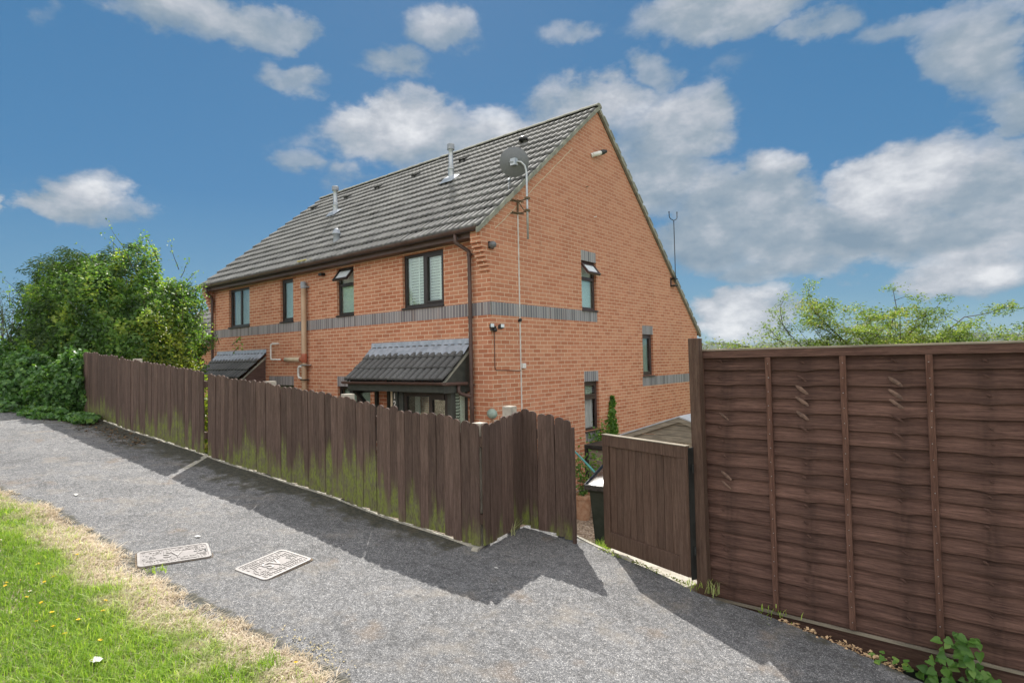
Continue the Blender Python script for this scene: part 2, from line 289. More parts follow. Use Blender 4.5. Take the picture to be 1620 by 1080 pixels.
def ground_mat():
    mt = M['gravel']; t = NT(mt.node_tree); b = t.n['Principled BSDF']; old = b.inputs['Base Color'].links[0].from_socket
    sp = t.new('ShaderNodeSeparateXYZ'); t.l.new(t.pos(), sp.inputs[0]); n = t.noise(t.pos(), .35, 6, .65)
    f = t.math('MAXIMUM', t.mr(t.math('MULTIPLY_ADD', n, 2.5, sp.outputs[1]), 9.5, 11.0), t.math('MAXIMUM', t.mr(t.math('MULTIPLY_ADD', n, 1., sp.outputs[0]), 5.2, 5.8), t.mr(t.math('SUBTRACT', t.math('MULTIPLY', n, 2.), sp.outputs[0]), 12.5, 13.5)))
    f = t.math('MAXIMUM', f, t.mr(t.math('MULTIPLY', sp.outputs[1], -1.), 4.5, 5.))
    gcol = t.mix(t.mr(t.noise(t.pos(), 9, 6, .7), .3, .7), (.045, .085, .02), (.12, .165, .045)); gcol = t.mix(t.mr(n, .45, .6), gcol, (.16, .17, .07))
    t.put(b.inputs['Base Color'], t.mix(f, old, gcol))
ground_mat()
M['thatch'] = soil_mat('dry_turf', (.22, .17, .12), (.42, .35, .26), (.60, .53, .42), 90)
M['hill'] = plain('wooded_hillside', (.012, .028, .016), (.045, .07, .035), .035, .9, detail=8)

# ------------------------------------------------------------ mesh helpers
class MB:
    def __init__(s): s.v = []; s.f = []; s.mi = []; s.cm = 0; s.at = {}
    def add(s, vs, fs, **at):
        o = len(s.v); s.v += [tuple(v) for v in vs]; s.f += [tuple(i+o for i in f) for f in fs]; s.mi += [s.cm]*len(fs)
        for k, val in at.items():
            a = s.at.setdefault(k, {})
            for i in range(len(vs)): a[o+i] = val[i] if hasattr(val, '__len__') else val
        return s
    def box(s, a, b, fn=None, **at):
        x0, y0, z0 = a; x1, y1, z1 = b
        vs = [(x0, y0, z0), (x1, y0, z0), (x1, y1, z0), (x0, y1, z0), (x0, y0, z1), (x1, y0, z1), (x1, y1, z1), (x0, y1, z1)]
        if fn: vs = [fn(*v) for v in vs]
        return s.add(vs, [(3, 2, 1, 0), (4, 5, 6, 7), (0, 1, 5, 4), (1, 2, 6, 5), (2, 3, 7, 6), (3, 0, 4, 7)], **at)
    def tube(s, pts, r, n=8, cap=True):
        pts = [Vector(p) for p in pts]; rs = r if hasattr(r, '__len__') else [r]*len(pts); vs = []; fs = []
        up = None
        for i, p in enumerate(pts):
            d = ((pts[min(i+1, len(pts)-1)]-p).normalized()+(p-pts[max(i-1, 0)]).normalized())
            d = d.normalized() if d.length > 1e-6 else Vector((0, 0, 1))
            if up is None: up = d.orthogonal().normalized()
            a = (up-d*up.dot(d)); a = a.normalized() if a.length > 1e-5 else d.orthogonal().normalized(); up = a; b = d.cross(a)
            for k in range(n): th = 2*math.pi*k/n; vs.append(p+(a*math.cos(th)+b*math.sin(th))*rs[i])
        for i in range(len(pts)-1):
            for k in range(n): fs.append((i*n+k, i*n+(k+1) % n, (i+1)*n+(k+1) % n, (i+1)*n+k))
        if cap: fs += [tuple(range(n))[::-1], tuple((len(pts)-1)*n+k for k in range(n))]
        return s.add(vs, fs)
    def lathe(s, c, prof, n=20, axis='z', M3=None):
        vs = []; fs = []; c = Vector(c)
        for r, z in prof:
            for k in range(n):
                th = 2*math.pi*k/n; p = Vector((r*math.cos(th), r*math.sin(th), z))
                if M3: p = M3 @ p
                vs.append(c+p)
        for i in range(len(prof)-1):
            for k in range(n): fs.append((i*n+k, i*n+(k+1) % n, (i+1)*n+(k+1) % n, (i+1)*n+k))
        return s.add(vs, fs)
    def build(s, name, mats, parent=None, loc=None, smooth=False, bevel=0, fix=True):
        root = parent
        while root is not None and root.parent is not None: root = root.parent
        off = Vector(loc) if loc is not None else (root.location if root is not None else Vector((0, 0, 0)))
        me = bpy.data.meshes.new(name); me.from_pydata([(v[0]-off.x, v[1]-off.y, v[2]-off.z) for v in s.v], [], s.f)
        mats = mats if isinstance(mats, (list, tuple)) else [mats]
        for mt in mats: me.materials.append(mt)
        me.polygons.foreach_set('material_index', s.mi)
        for k, d in s.at.items():
            a = me.attributes.new(k, 'FLOAT', 'POINT'); arr = np.zeros(len(s.v), np.float32)
            for i, val in d.items(): arr[i] = val
            a.data.foreach_set('value', arr)
        if fix:
            bm = bmesh.new(); bm.from_mesh(me); bmesh.ops.recalc_face_normals(bm, faces=bm.faces); bm.to_mesh(me); bm.free()
        if smooth: me.polygons.foreach_set('use_smooth', [True]*len(me.polygons))
        me.update(); o = bpy.data.objects.new(name, me); col.objects.link(o)
        if parent is not None: o.parent = parent
        elif loc is not None: o.location = off
        if bevel:
            bv = o.modifiers.new('bevel', 'BEVEL'); bv.width = bevel; bv.segments = 2; bv.limit_method = 'ANGLE'
        if smooth and smooth != 'all':
            pass
        return o
def npmesh(name, V, F, mat, parent=None, loc=None, attrs=None, smooth=False):
    root = parent
    while root is not None and root.parent is not None: root = root.parent
    off = np.array(loc if loc is not None else (tuple(root.location) if root is not None else (0, 0, 0)), float)
    V = (np.asarray(V, float)-off).astype(np.float32); F = np.asarray(F, np.int32); k = F.shape[1]
    me = bpy.data.meshes.new(name); me.vertices.add(len(V)); me.vertices.foreach_set('co', V.ravel())
    me.loops.add(F.size); me.loops.foreach_set('vertex_index', F.ravel()); me.polygons.add(len(F))
    me.polygons.foreach_set('loop_start', np.arange(0, F.size, k, dtype=np.int32))
    if smooth: me.polygons.foreach_set('use_smooth', np.ones(len(F), bool))
    me.update(calc_edges=True); me.materials.append(mat)
    for n_, a in (attrs or {}).items():
        at = me.attributes.new(n_, 'FLOAT', 'POINT'); at.data.foreach_set('value', np.asarray(a, np.float32))
    o = bpy.data.objects.new(name, me); col.objects.link(o)
    if parent is not None: o.parent = parent
    elif loc is not None: o.location = off
    return o
def thing(name, label, cat, loc, group=None):
    o = bpy.data.objects.new(name, None); o.empty_display_size = .2; col.objects.link(o); o.location = loc
    o['label'] = label; o['category'] = cat
    if group: o['group'] = group
    return o
def tag(o, label, cat, group=None):
    o['label'] = label; o['category'] = cat
    if group: o['group'] = group
    return o
def struct(o, kind='structure'): o['kind'] = kind; return o
bpy.context.view_layer.update()
exec_marker = 0
# ============================================================ ground
GX = [(-60, 6.0), (-30, 3.3), (-8, 1.3), (-4.8, 1.01), (-.95, .66), (1.5, .41), (3.2, .22), (4.3, .12), (5.2, .02), (6.2, -.06), (8, -.2), (12, -.4), (40, -1.5)]
gxa = np.array([a for a, b in GX]); gza = np.array([b for a, b in GX])
def g(x): return np.interp(x, gxa, gza)
FL = [(-14, -5.0), (-4.86, -4.45), (-.95, -4.2), (3.226, -3.83)]
EDG = [(3.27, -3.87), (3.16, -3.52), (3.05, -3.09), (3.13, -3.05), (3.635, -3.01), (3.862, -3.068), (4.226, -3.144), (4.509, -3.19), (4.82, -3.27), (5.223, -3.25), (5.623, -3.332), (5.964, -3.402), (6.3, -3.50), (7.2, -3.9), (9, -4.4)]
def yup(x):
    x = np.asarray(x, float)
    a = np.interp(x, [p[0] for p in FL], [p[1] for p in FL])+.03
    b = np.interp(x, [3.1]+[p[0] for p in EDG[3:]], [-3.06]+[p[1] for p in EDG[3:]])
    return np.where(x < 3.11, a, b)
LAWN = [(-30, -9.5), (-8, -7.3), (-3, -6.55), (-.63, -6.18), (-.08, -6.02), (.73, -5.94), (1.61, -5.90), (2.24, -5.87), (2.64, -5.80), (3.0, -5.74), (3.34, -5.68), (3.63, -5.665), (3.9, -5.66), (4.6, -5.72), (6, -6.1), (9, -7.2), (40, -16)]
def ylawn(x): return np.interp(x, [p[0] for p in LAWN], [p[1] for p in LAWN])
def sstep(t): t = np.clip(t, 0, 1); return t*t*(3-2*t)
def terr(x, y):
    x = np.asarray(x, float); y = np.asarray(y, float)
    gz = g(x); s = y-yup(x)
    d1 = gz-.10+(-.88-gz+.10)*sstep(s/2.6)
    d2 = np.minimum(gz, .12)-.09-.45*sstep(s/.45)-.34*sstep((s-.5)/4.2)
    k = sstep((x-2.6)/.9); d = d1*(1-k)+d2*k
    far = np.maximum(0, y-10); d = d-np.minimum(far*.09, 9)-np.maximum(0, x-9)*.03
    z = np.where(s > 0, d, gz-.035)
    r = np.hypot(x-6.5, y+7.4); lim = np.clip((r-60)/300, 0, 1)
    return z*(1-lim)-10*lim
def axis(lo, hi, fine0, fine1, st, gr=1.35):
    a = list(np.arange(fine0, fine1+1e-6, st)); s = st
    while a[-1] < hi: s *= gr; a.append(a[-1]+s)
    s = st
    while a[0] > lo: s *= gr; a.insert(0, a[0]-s)
    return np.array(a)
def grid(xs, ys):
    X, Y = np.meshgrid(xs, ys); nx = len(xs); i = np.arange(len(ys)-1)[:, None]*nx+np.arange(nx-1)[None, :]
    F = np.stack([i, i+1, i+nx+1, i+nx], -1).reshape(-1, 4); return X.ravel(), Y.ravel(), F
xs = axis(-1150, 1150, -10, 8, .12); ys = axis(-1150, 1150, -8.5, 6, .12)
xs = np.clip(xs, -1250, 1250); ys = np.clip(ys, -1250, 1250)
X, Y, F = grid(xs, ys)
Z = terr(X, Y)+np.where(Y > yup(X)+.05, .012*np.sin(X*9.1+Y*3)*np.sin(Y*8.3-X*2), 0)
struct(npmesh('ground', np.stack([X, Y, Z], 1), F, M['gravel'], smooth=True))
# path sheet
xs = np.arange(-16, 9.6, .05); nv = 84; rows = []
t = np.linspace(0, 1, nv); Xp = np.repeat(xs[:, None], nv, 1); lo_ = ylawn(xs)-.35; hi_ = yup(xs)
Yp = lo_[:, None]+(hi_-lo_)[:, None]*t[None, :]
und = .006*np.sin(Xp*2.3+Yp*1.7)+.004*np.sin(Xp*5.1-Yp*3.3)
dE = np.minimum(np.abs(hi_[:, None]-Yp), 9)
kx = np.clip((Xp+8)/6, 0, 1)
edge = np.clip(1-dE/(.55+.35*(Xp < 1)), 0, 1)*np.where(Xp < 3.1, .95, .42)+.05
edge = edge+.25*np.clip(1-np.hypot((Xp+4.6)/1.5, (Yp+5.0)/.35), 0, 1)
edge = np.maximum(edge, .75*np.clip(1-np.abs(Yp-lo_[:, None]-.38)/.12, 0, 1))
Zp = g(Xp)+und
i = np.arange(len(xs)-1)[:, None]*nv+np.arange(nv-1)[None, :]; F = np.stack([i, i+nv, i+nv+1, i+1], -1).reshape(-1, 4)
struct(npmesh('path', np.stack([Xp.ravel(), Yp.ravel(), Zp.ravel()], 1), F, M['path'], attrs={'edge': edge.ravel()}, smooth=True))
def pz(x, y): return float(g(x)+.006*math.sin(x*2.3+y*1.7)+.004*math.sin(x*5.1-y*3.3))
# lawn soil
xs = np.arange(-14, 9.6, .06); nv = 60; t = np.linspace(0, 1, nv)**.7
Xl = np.repeat(xs[:, None], nv, 1); e0 = ylawn(xs)+.025*np.sin(xs*9)+.02*np.sin(xs*23+1)+.015*np.sin(xs*51)
Yl = e0[:, None]-(1-t[None, :])*6
Zl = g(Xl)+.035*sstep((e0[:, None]-Yl)/.25)+.012*np.sin(Xl*6)*np.sin(Yl*5)+.004
Zl[:, -1] -= .012
i = np.arange(len(xs)-1)[:, None]*nv+np.arange(nv-1)[None, :]; F = np.stack([i, i+nv, i+nv+1, i+1], -1).reshape(-1, 4)
struct(npmesh('lawn_soil', np.stack([Xl.ravel(), Yl.ravel(), Zl.ravel()], 1), F, M['thatch'], smooth=True))
# grass blades (one mass)
def edge_y(x): return ylawn(x)+.025*np.sin(x*9)+.02*np.sin(x*23+1)+.015*np.sin(x*51)
def lawnz(x, y): return g(x)+.035*sstep((edge_y(x)-y)/.25)+.012*np.sin(x*6)*np.sin(y*5)
N = 150000
gx_ = rng.uniform(-3.4, 4.8, N*2); dd = rng.uniform(-.02, 1.9, N*2); gy_ = edge_y(gx_)-dd
keep = (gy_ > -8.0) & (rng.uniform(0, 1, 2*N) < np.clip(1.15-(.09*np.maximum(0, 1.0-gx_)), .45, 1))
# stay in the lit wedge the lens can see, plus a margin for a step to the side
keep &= ((gx_-6.5)*(-.634)+(gy_+7.37)*.773 > 1.3)
gx_, gy_, dd = gx_[keep], gy_[keep], dd[keep]
pn = np.array([mnoise.noise(Vector((a*1.6, b*1.6, 0))) for a, b in zip(gx_, gy_)]); pn2 = np.array([mnoise.noise(Vector((a*6, b*6, 5))) for a, b in zip(gx_, gy_)])
thin = rng.uniform(0, 1, len(gx_)) < np.clip(.55+dd*.9+pn2*.5, .3, 1); gx_, gy_, dd, pn, pn2 = [q[thin] for q in (gx_, gy_, dd, pn, pn2)]
wdt = .27+.12*np.clip(gx_, -3, 0)*-.2
dryv = np.clip(1.25-(dd/(wdt+.20*pn+.20*pn2))*.62, 0, 1); dryv = np.clip((dryv-.38)*3.0+.2*pn2, 0, 1)
dryv = np.where(rng.uniform(0, 1, len(dd)) < .16, np.clip(dryv+.5, 0, 1), dryv); dryv = np.where((rng.uniform(0, 1, len(dd)) < .12+.5*np.clip(pn2, 0, 1)) & (dd > .08), dryv*.35, dryv)
n = len(gx_); gz_ = lawnz(gx_, gy_)
hgt = rng.gamma(5, .0085, n)*(1+.5*pn)*(1-.55*dryv)+.008; hgt = np.clip(hgt, .006, .12)
th = rng.uniform(0, 2*np.pi, n); lean = rng.uniform(.15, 1.3, n)+.9*dryv; wd_ = rng.uniform(.0013, .0030, n)*(1+.2*dryv)
px = np.cos(th); py = np.sin(th); lx = np.cos(th+1.57+rng.normal(0, .4, n)); ly = np.sin(th+1.57+rng.normal(0, .4, n))
def row(f, w_):
    cxx = gx_+lx*lean*hgt*f*f; cyy = gy_+ly*lean*hgt*f*f; czz = gz_+hgt*f*(1-.25*f*np.minimum(lean, 2))
    return np.stack([cxx-px*w_, cyy-py*w_, czz], 1), np.stack([cxx+px*w_, cyy+py*w_, czz], 1)
a0, b0 = row(0, wd_); a1, b1 = row(.55, wd_*.8); tp = row(1., wd_*.0)[0]
V = np.stack([a0, b0, b1, a1, tp], 1).reshape(-1, 3); k = np.arange(n)[:, None]*5
F = np.concatenate([k+np.array([0, 1, 2]), k+np.array([0, 2, 3]), k+np.array([3, 2, 4])], 0)
rn = np.repeat(np.clip(rng.normal(.45, .22, n)+.25*pn, 0, 1), 5)
gr_ = npmesh('lawn_grass', V, F, M['grass'], attrs={'rnd': rn, 'dry': np.repeat(dryv, 5)}); gr_['kind'] = 'stuff'
# concrete edging beside the path
def ribbon(pts, w, h, name, mat, zf=None):
    mb = MB()
    for (x0, y0), (x1, y1) in zip(pts[:-1], pts[1:]):
        L = math.hypot(x1-x0, y1-y0); nx, ny = -(y1-y0)/L, (x1-x0)/L
        ns = max(1, int(L/.12))
        for q in range(ns):
            A = (x0+(x1-x0)*q/ns, y0+(y1-y0)*q/ns); B = (x0+(x1-x0)*(q+1)/ns, y0+(y1-y0)*(q+1)/ns)
            j = random.uniform(-.006, .006)
            za, zb = (zf or pz)(*A)+h+j, (zf or pz)(*B)+h+j
            vs = [(A[0], A[1], za-.12), (B[0], B[1], zb-.12), (B[0]+nx*w, B[1]+ny*w, zb-.12), (A[0]+nx*w, A[1]+ny*w, za-.12), (A[0], A[1], za), (B[0], B[1], zb), (B[0]+nx*w, B[1]+ny*w, zb), (A[0]+nx*w, A[1]+ny*w, za)]
            mb.add(vs, [(3, 2, 1, 0), (4, 5, 6, 7), (0, 1, 5, 4), (1, 2, 6, 5), (2, 3, 7, 6), (3, 0, 4, 7)])
    return struct(mb.build(name, mat))
ribbon([(3.25, -3.90), (3.13, -3.52), (3.035, -3.10)], .055, .022, 'kerb', M['kerb'])
ribbon([(3.11, -3.065), (3.635, -3.02), (3.862, -3.075), (4.226, -3.151)], .028, .012, 'kerb', M['kerb'])
ribbon([(-.9, -4.225), (3.20, -3.86)], .03, .010, 'kerb', M['kerb'])
ribbon([(-4.8, -4.48), (-1.0, -4.235)], .03, .008, 'kerb', M['kerb'])
# far wooded hill
aa = np.linspace(R(-55), R(35), 900); rows = []; prof = [(520, -12, 0), (600, -4, 1), (680, 4, 1), (760, 11, 1), (850, 18, 1), (950, 15, 1)]
V = []
for j, (rr, hz, b_) in enumerate(prof):
    for i_, a in enumerate(aa):
        bump_ = b_*(mnoise.noise(Vector((a*170, j*3.1, 0)))*3.0+mnoise.noise(Vector((a*60, j*2.1, 4)))*3.5+mnoise.noise(Vector((a*11, j*.3, 9)))*5)
        rj = rr+mnoise.noise(Vector((a*70, j*7., 2)))*25
        V.append((6.5+rj*math.sin(a), -7.4+rj*math.cos(a), hz+bump_+1.5))
na = len(aa); i = np.arange(len(prof)-1)[:, None]*na+np.arange(na-1)[None, :]; F = np.stack([i, i+1, i+na+1, i+na], -1).reshape(-1, 4)
struct(npmesh('hills', V, F, M['hill']))

# ============================================================ picket fences
def picket_run(mb, A, B, pitch, H, zf, slope_top=None, seedj=0, overlap=.004):
    A = Vector(A); B = Vector(B); L = (B-A).length; n_ = max(1, round(L/pitch)); d = (B-A)/L; nrm = Vector((d.y, -d.x))  # towards the path
    p_ = L/n_
    for i in range(n_):
        c = A+d*(i+.5)*p_; w = p_-random.uniform(.001, .007)+(.004 if random.random() < .3 else 0); tk = .016
        zb = zf(c.x, c.y)+random.uniform(.0, .018); hz = (slope_top(c) if slope_top else zb+H)+random.uniform(-.012, .012)
        r_ = w/2; tilt = random.uniform(-.007, .007); off = random.uniform(-.003, .004)
        prof = [(-r_, zb), (r_, zb), (r_, zb+(hz-zb)*.33), (r_, zb+(hz-zb)*.66), (r_, hz-r_*.75)]
        for k in range(1, 8): th = math.pi*k/8; prof.append((r_*math.cos(th), hz-r_*.75+r_*.75*math.sin(th)))
        prof += [(-r_, hz-r_*.75), (-r_, zb+(hz-zb)*.66), (-r_, zb+(hz-zb)*.33)]
        rn_ = random.random(); m_ = len(prof); vs = []
        for sgn in (0, 1):
            for (u, z) in prof:
                q = c+d*(u+tilt*(z-zb)*1.4)+nrm*(off+(tk if sgn else 0)); vs.append((q.x, q.y, z))
        fs = [tuple(range(m_)), tuple(range(2*m_-1, m_-1, -1))]+[(k, (k+1) % m_, m_+(k+1) % m_, m_+k) for k in range(m_)]
        hs = [(z-zb) for u, z in prof]*2; ms = mnoise.noise(Vector((c.x*.9+3.1, 2.2, 0)))
        mo = .26+.65*ms+(.16 if -.2 < c.x < 2.9 else -.02)
        if c.x > 3.06: mo = .12
        mb.add(vs, fs, h=hs, rnd=rn_, moss=max(.1, min(1.2, mo)))
def pf(x, y): return pz(x, y)+.012
def fence_section(A, B, pitch, H, label, posts, rails=(.22, .85), group='brown picket fence sections round the front garden', top=None, cat='fence'):
    c = ((A[0]+B[0])/2, (A[1]+B[1])/2); th = thing('picket_fence', label, cat, (c[0], c[1], pf(*c)), group)
    mb = MB(); picket_run(mb, A, B, pitch, H, pf, top); mb.build('picket_boards', M['picket'], th)
    a = Vector(A); b = Vector(B); d = (b-a).normalized(); nb = Vector((-d.y, d.x))
    for rz in rails:
        p0, p1 = a+nb*.002, b+nb*.002; r = MB(); za, zb = pf(*A)+rz*H, pf(*B)+rz*H
        vs = []
        for p, z in ((p0, za), (p1, zb)):
            for o_, dz in ((0.001, -.04), (.04, -.04), (.04, .04), (0.001, .04)): q = p+nb*o_; vs.append((q.x, q.y, z+dz))
        r.add(vs, [(0, 1, 2, 3), (7, 6, 5, 4), (0, 4, 5, 1), (1, 5, 6, 2), (2, 6, 7, 3), (3, 7, 4, 0)], rnd=.5, h=2, moss=.1); r.build('rail', M['picket'], th)
    for f_, hh, mt in posts:
        p = a.lerp(b, f_)+nb*.095; z = pf(p.x, p.y); r = MB(); s = .048
        r.box((p.x-s, p.y-s, z-.9), (p.x+s, p.y+s, z+hh), rnd=.5, h=2, moss=.1)
        r.build('post', mt, th, bevel=.004)
    return th
fence_section((-4.84, -4.455), (-.99, -4.215), .0935, 1.0, 'long mossy picket fence section at the top of the slope, ending in the overgrown shrubs', [(.02, .95, M['picket']), (.45, 1.02, M['stone'])])
fence_section((-.90, -4.20), (3.226, -3.83), .0925, 1.0, 'long picket fence section with bright green moss along its foot, in front of the porch', [(.012, .93, M['picket']), (.27, 1.01, M['stone']), (.585, 1.02, M['stone']), (.985, .99, M['stone'])])
fence_section((3.240, -3.815), (3.146, -3.17), .0925, 1.0, 'short return of picket fence running back from the path corner, rising at its top', [(.93, 1.07, M['stone'])], top=lambda c: 1.222+(c.y+3.815)/.645*.075)
fence_section((3.139, -3.168), (3.668, -3.116), .0925, 1.0, 'short dark picket fence section ending beside the gate opening', [(.70, .96, M['picket'])], top=lambda c: 1.295-(c.x-3.17)/.546*.075)
mb = MB(); mb.box((3.672, -3.155, .14), (3.698, -3.127, 1.16), rnd=.3, h=2, moss=.1)
tag(mb.build('fence_batten', M['picket'], loc=(3.7, -3.15, .2)), 'narrow brown upright batten closing the picket fence at the gate gap', 'batten')

# ============================================================ gate, step, lap fence
GL = Vector((3.868, -2.895)); GR = Vector((4.742, -3.175)); gd = (GR-GL).normalized(); gn = Vector((gd.y, -gd.x)); gw = (GR-GL).length
zL, zR = .130, .150; ZT = 1.085
def gp(u, o, z): q = GL+gd*u+gn*o; return (q.x, q.y, z+.07*u*0)
gt = thing('garden_gate', 'brown boarded garden gate with a pale worn and sunlit top rail, standing ajar', 'gate', (4.3, -3.03, .14))
mb = MB()
mb.box((0, 0, zL), (.075, .045, ZT-.09), gp, rnd=.5); mb.box((gw-.085, 0, zL+.002), (gw, .045, ZT-.09), gp, rnd=.6)
mb.box((0, 0, ZT-.0898), (gw, .045, ZT), gp, rnd=.55); mb.box((.0752, 0, zL+.001), (gw-.0852, .045, zL+.135), gp, rnd=.45)
mb.build('frame', M['gate'], gt, bevel=.004)
mb = MB(); mb.box((-.002, -.004, ZT+.0005), (gw+.002, .049, ZT+.008), gp); mb.build('worn_sunlit_edge', M['greywood'], gt, bevel=.002)  # pale strip: wear plus sunlight on the top edge put into colour
mb = MB(); nb_ = 10; bw_ = (gw-.16)/nb_
for i in range(nb_):
    mb.box((.0754+i*bw_+.002, .010, zL+.136), (.0754+(i+1)*bw_-.002, .026+random.uniform(-.001, .001), ZT-.091), gp, rnd=random.uniform(.2, .8))
mb.box((.0756, .004, zL+.137), (gw-.086, .0095, ZT-.092), gp, rnd=.0)
mb.build('boards', M['gate'], gt)
mb = MB(); mb.box((gw+.001, -.03, zL-.02), (gw+.010, .02, ZT-.01), gp, rnd=.0); mb.build('gap_shade_strip', M['black'], gt)  # black strip standing in for the shaded gap beside the post
for zz in (.32, .92):
    mb = MB(); mb.box((gw-.26, -.009, zz-.018), (gw+.03, -.001, zz+.018), gp); mb.tube([gp(gw+.022, -.006, zz-.03), gp(gw+.022, -.006, zz+.03)], .008); mb.build('hinge', M['black'], gt)
mb = MB(); q0 = GL+gd*(-.06); 
def sp_(u, o, z): q = GL+gd*u+gn*o; return (q.x, q.y, z)
mb.box((-.03, -.16, -.22), (.86, .17, .085), sp_)
vs = mb.v; mb.v = [(x, y, z-(.0 if z < 0 else max(0, (x-3.86))*.055)) for x, y, z in vs]
o = tag(mb.build('doorstep', M['stone'], loc=(4.3, -3.05, 0), bevel=.008), 'pale worn concrete step beneath the garden gate', 'step')
# lap panel
PY = -2.985; X0, X1 = 4.765, 6.70; PZ0, PZ1 = -.03, 1.80
lp = thing('lap_fence_panel', 'tall brown overlapping board fence panel with vertical battens and torn knots', 'fence', (5.7, PY, 0))
KN = [(4.955, [(13.0, 0), (8.6, 1), (7.9, 0)]), (5.49, [(15.9, 2), (15.1, 1), (14.3, 1), (13.3, 1), (12.4, 2), (7.1, 3)]), (6.03, [(15.7, 1), (14.9, 1), (14.3, 1), (13.4, 2), (12.3, 2), (11, 2), (3.2, 3)]), (6.45, [(8.2, 3), (7.2, 3)])]
NB = 18; bp = (PZ1-.062-PZ0)/NB
mb = MB(); nx = 130; xs_ = np.linspace(X0+.01, X1-.01, nx)
for i in range(NB+1):
    zb = PZ0+i*bp+random.uniform(-.008, .008); ztp = min(zb+bp+.030, PZ1-.03); ph = random.uniform(0, 60); rn_ = random.random()
    vs = []; rr = []
    for x in xs_:
        dz = .005*mnoise.noise(Vector((x*1.6, ph, 0)))+.0035*mnoise.noise(Vector((x*7, ph, 0)))
        kb = 0
        for kx_, ks in KN:
            e_ = math.exp(-((x-kx_-.02)/.055)**2); dz -= .011*e_*(.4+.6*((i*7+int(kx_*10)) % 3)/2); kb += e_
        w = .0025*mnoise.noise(Vector((x*9, ph, 7)))*(1+2*kb)
        yb = PY-.040-w; yt = PY-.009
        vs += [(x, yb, zb+dz), (x, yb+.005*0-.0, zb+dz+.02), (x, (yb+yt)/2, (zb+ztp)/2), (x, yt, ztp), (x, PY-.006, zb+dz+.003)]
        rr += [max(-.3, rn_*.8+.1-.8*min(kb, 1)*random.uniform(.4, 1))]*5
    fs = []
    for k in range(nx-1):
        for j in range(3): a = k*5+j; fs.append((a, a+5, a+6, a+1))
        fs.append((k*5, k*5+4, k*5+9, k*5+5)); fs.append((k*5+4, k*5+3, k*5+8, k*5+9))
    mb.add(vs, fs, rnd=rr)
# torn knots in the boards
KN = [(a, b+[(r_+random.uniform(-.1, .2), 4) for r_ in range(1, NB) if all(abs(r_-q[0]) > .8 for q in b)]) for a, b in KN]
for kx_, ks in KN:
    for row_, typ in ks:
        zc = PZ0+row_*bp+.055; mb.cm = 1 if typ in (0, 1) else 0
        L_, Wd = (.050, .0125) if typ == 1 else (.042, .009)
        if typ == 3: L_, Wd = .020, .009
        if typ == 4: L_, Wd = random.uniform(.012, .022), random.uniform(.004, .008)
        kx_ = kx_+(random.uniform(-.02, .02) if typ == 4 else 0)
        ca, sa = math.cos(R(-38)), math.sin(R(-38)); vs = [(kx_, PY-.047, zc)]
        for k in range(14):
            th = 2*math.pi*k/14; a_, b_ = L_*math.cos(th)*(.9+.2*random.random()), Wd*math.sin(th)*(.8+.4*random.random())
            vs.append((kx_+a_*ca-b_*sa, PY-.0425, zc+a_*sa+b_*ca))
        mb.add(vs, [(0, 1+k, 1+(k+1) % 14) for k in range(14)], rnd=0.0)
        mb.cm = 0
mb.build('boards', [M['lap'], M['chip']], lp, smooth=False, fix=False)
for bx in (4.797, 5.279, 5.745, 6.207, 6.675):
    mb = MB(); mb.box((bx-.018, PY-.066, PZ0), (bx+.018, PY-.0445, PZ1-.066), rnd=random.random()); mb.box((bx-.018, PY+.004, PZ0), (bx+.018, PY+.026, PZ1-.066), rnd=.5); mb.build('batten', M['batten'], lp, bevel=.002)
mb = MB()
for bx in (4.797, 5.279, 5.745, 6.207, 6.675):
    for i in range(NB): mb.tube([(bx+random.uniform(-.006, .006), PY-.0655, PZ0+(i+.5)*bp), (bx, PY-.068, PZ0+(i+.5)*bp)], .0022, 6)
nh = mb.build('nail_heads', M['zinc'], lp); nh['kind'] = 'stuff'
mb = MB(); mb.box((X0, PY-.067, PZ1-.065), (X1, PY-.004, PZ1-.012), rnd=.45); mb.build('top_rail', M['lap'], lp, bevel=.002)
mb = MB(); mb.box((X0-.004, PY-.071, PZ1-.011), (X1+.004, PY+.03, PZ1+.002), rnd=.9); mb.build('capping', M['greywood'], lp, bevel=.002)
mb = MB(); mb.box((X0+.02, PY-.030, PZ0-.165), (X1+.4, PY+.004, PZ0-.003), rnd=.1); mb.build('gravel_board', M['lap'], lp, bevel=.003)
mb = MB(); mb.box((X0+.02, PY-.046, PZ0-.030), (X1+.4, PY-.0305, PZ0-.012)); mb.build('gravel_board_light_edge', M['greywood'], lp)  # added pale strip: light on the board's top edge put into colour
mb = MB(); mb.box((4.90, PY-.010, PZ0-.8), (X1+2.4, PY+.02, PZ0-.166)); mb.build('hollow_shade_sheet', M['black'], lp)  # black sheet standing in for the shade in the hollow below
def post(cx_, cy_, s, z0, z1, lean):
    mb = MB(); z0_ = z0
    mb.box((cx_-s, cy_-s, z0), (cx_+s, cy_+s, z1), lambda x, y, z: (x+lean*(z1-z), y, z), rnd=.25); return mb
tag(post(4.778, -3.10, .040, -.6, 1.885, .008).build('gate_post', M['gate'], loc=(4.74, -3.06, 0), bevel=.005), 'square brown timber post between the gate and the tall lap fence', 'post')
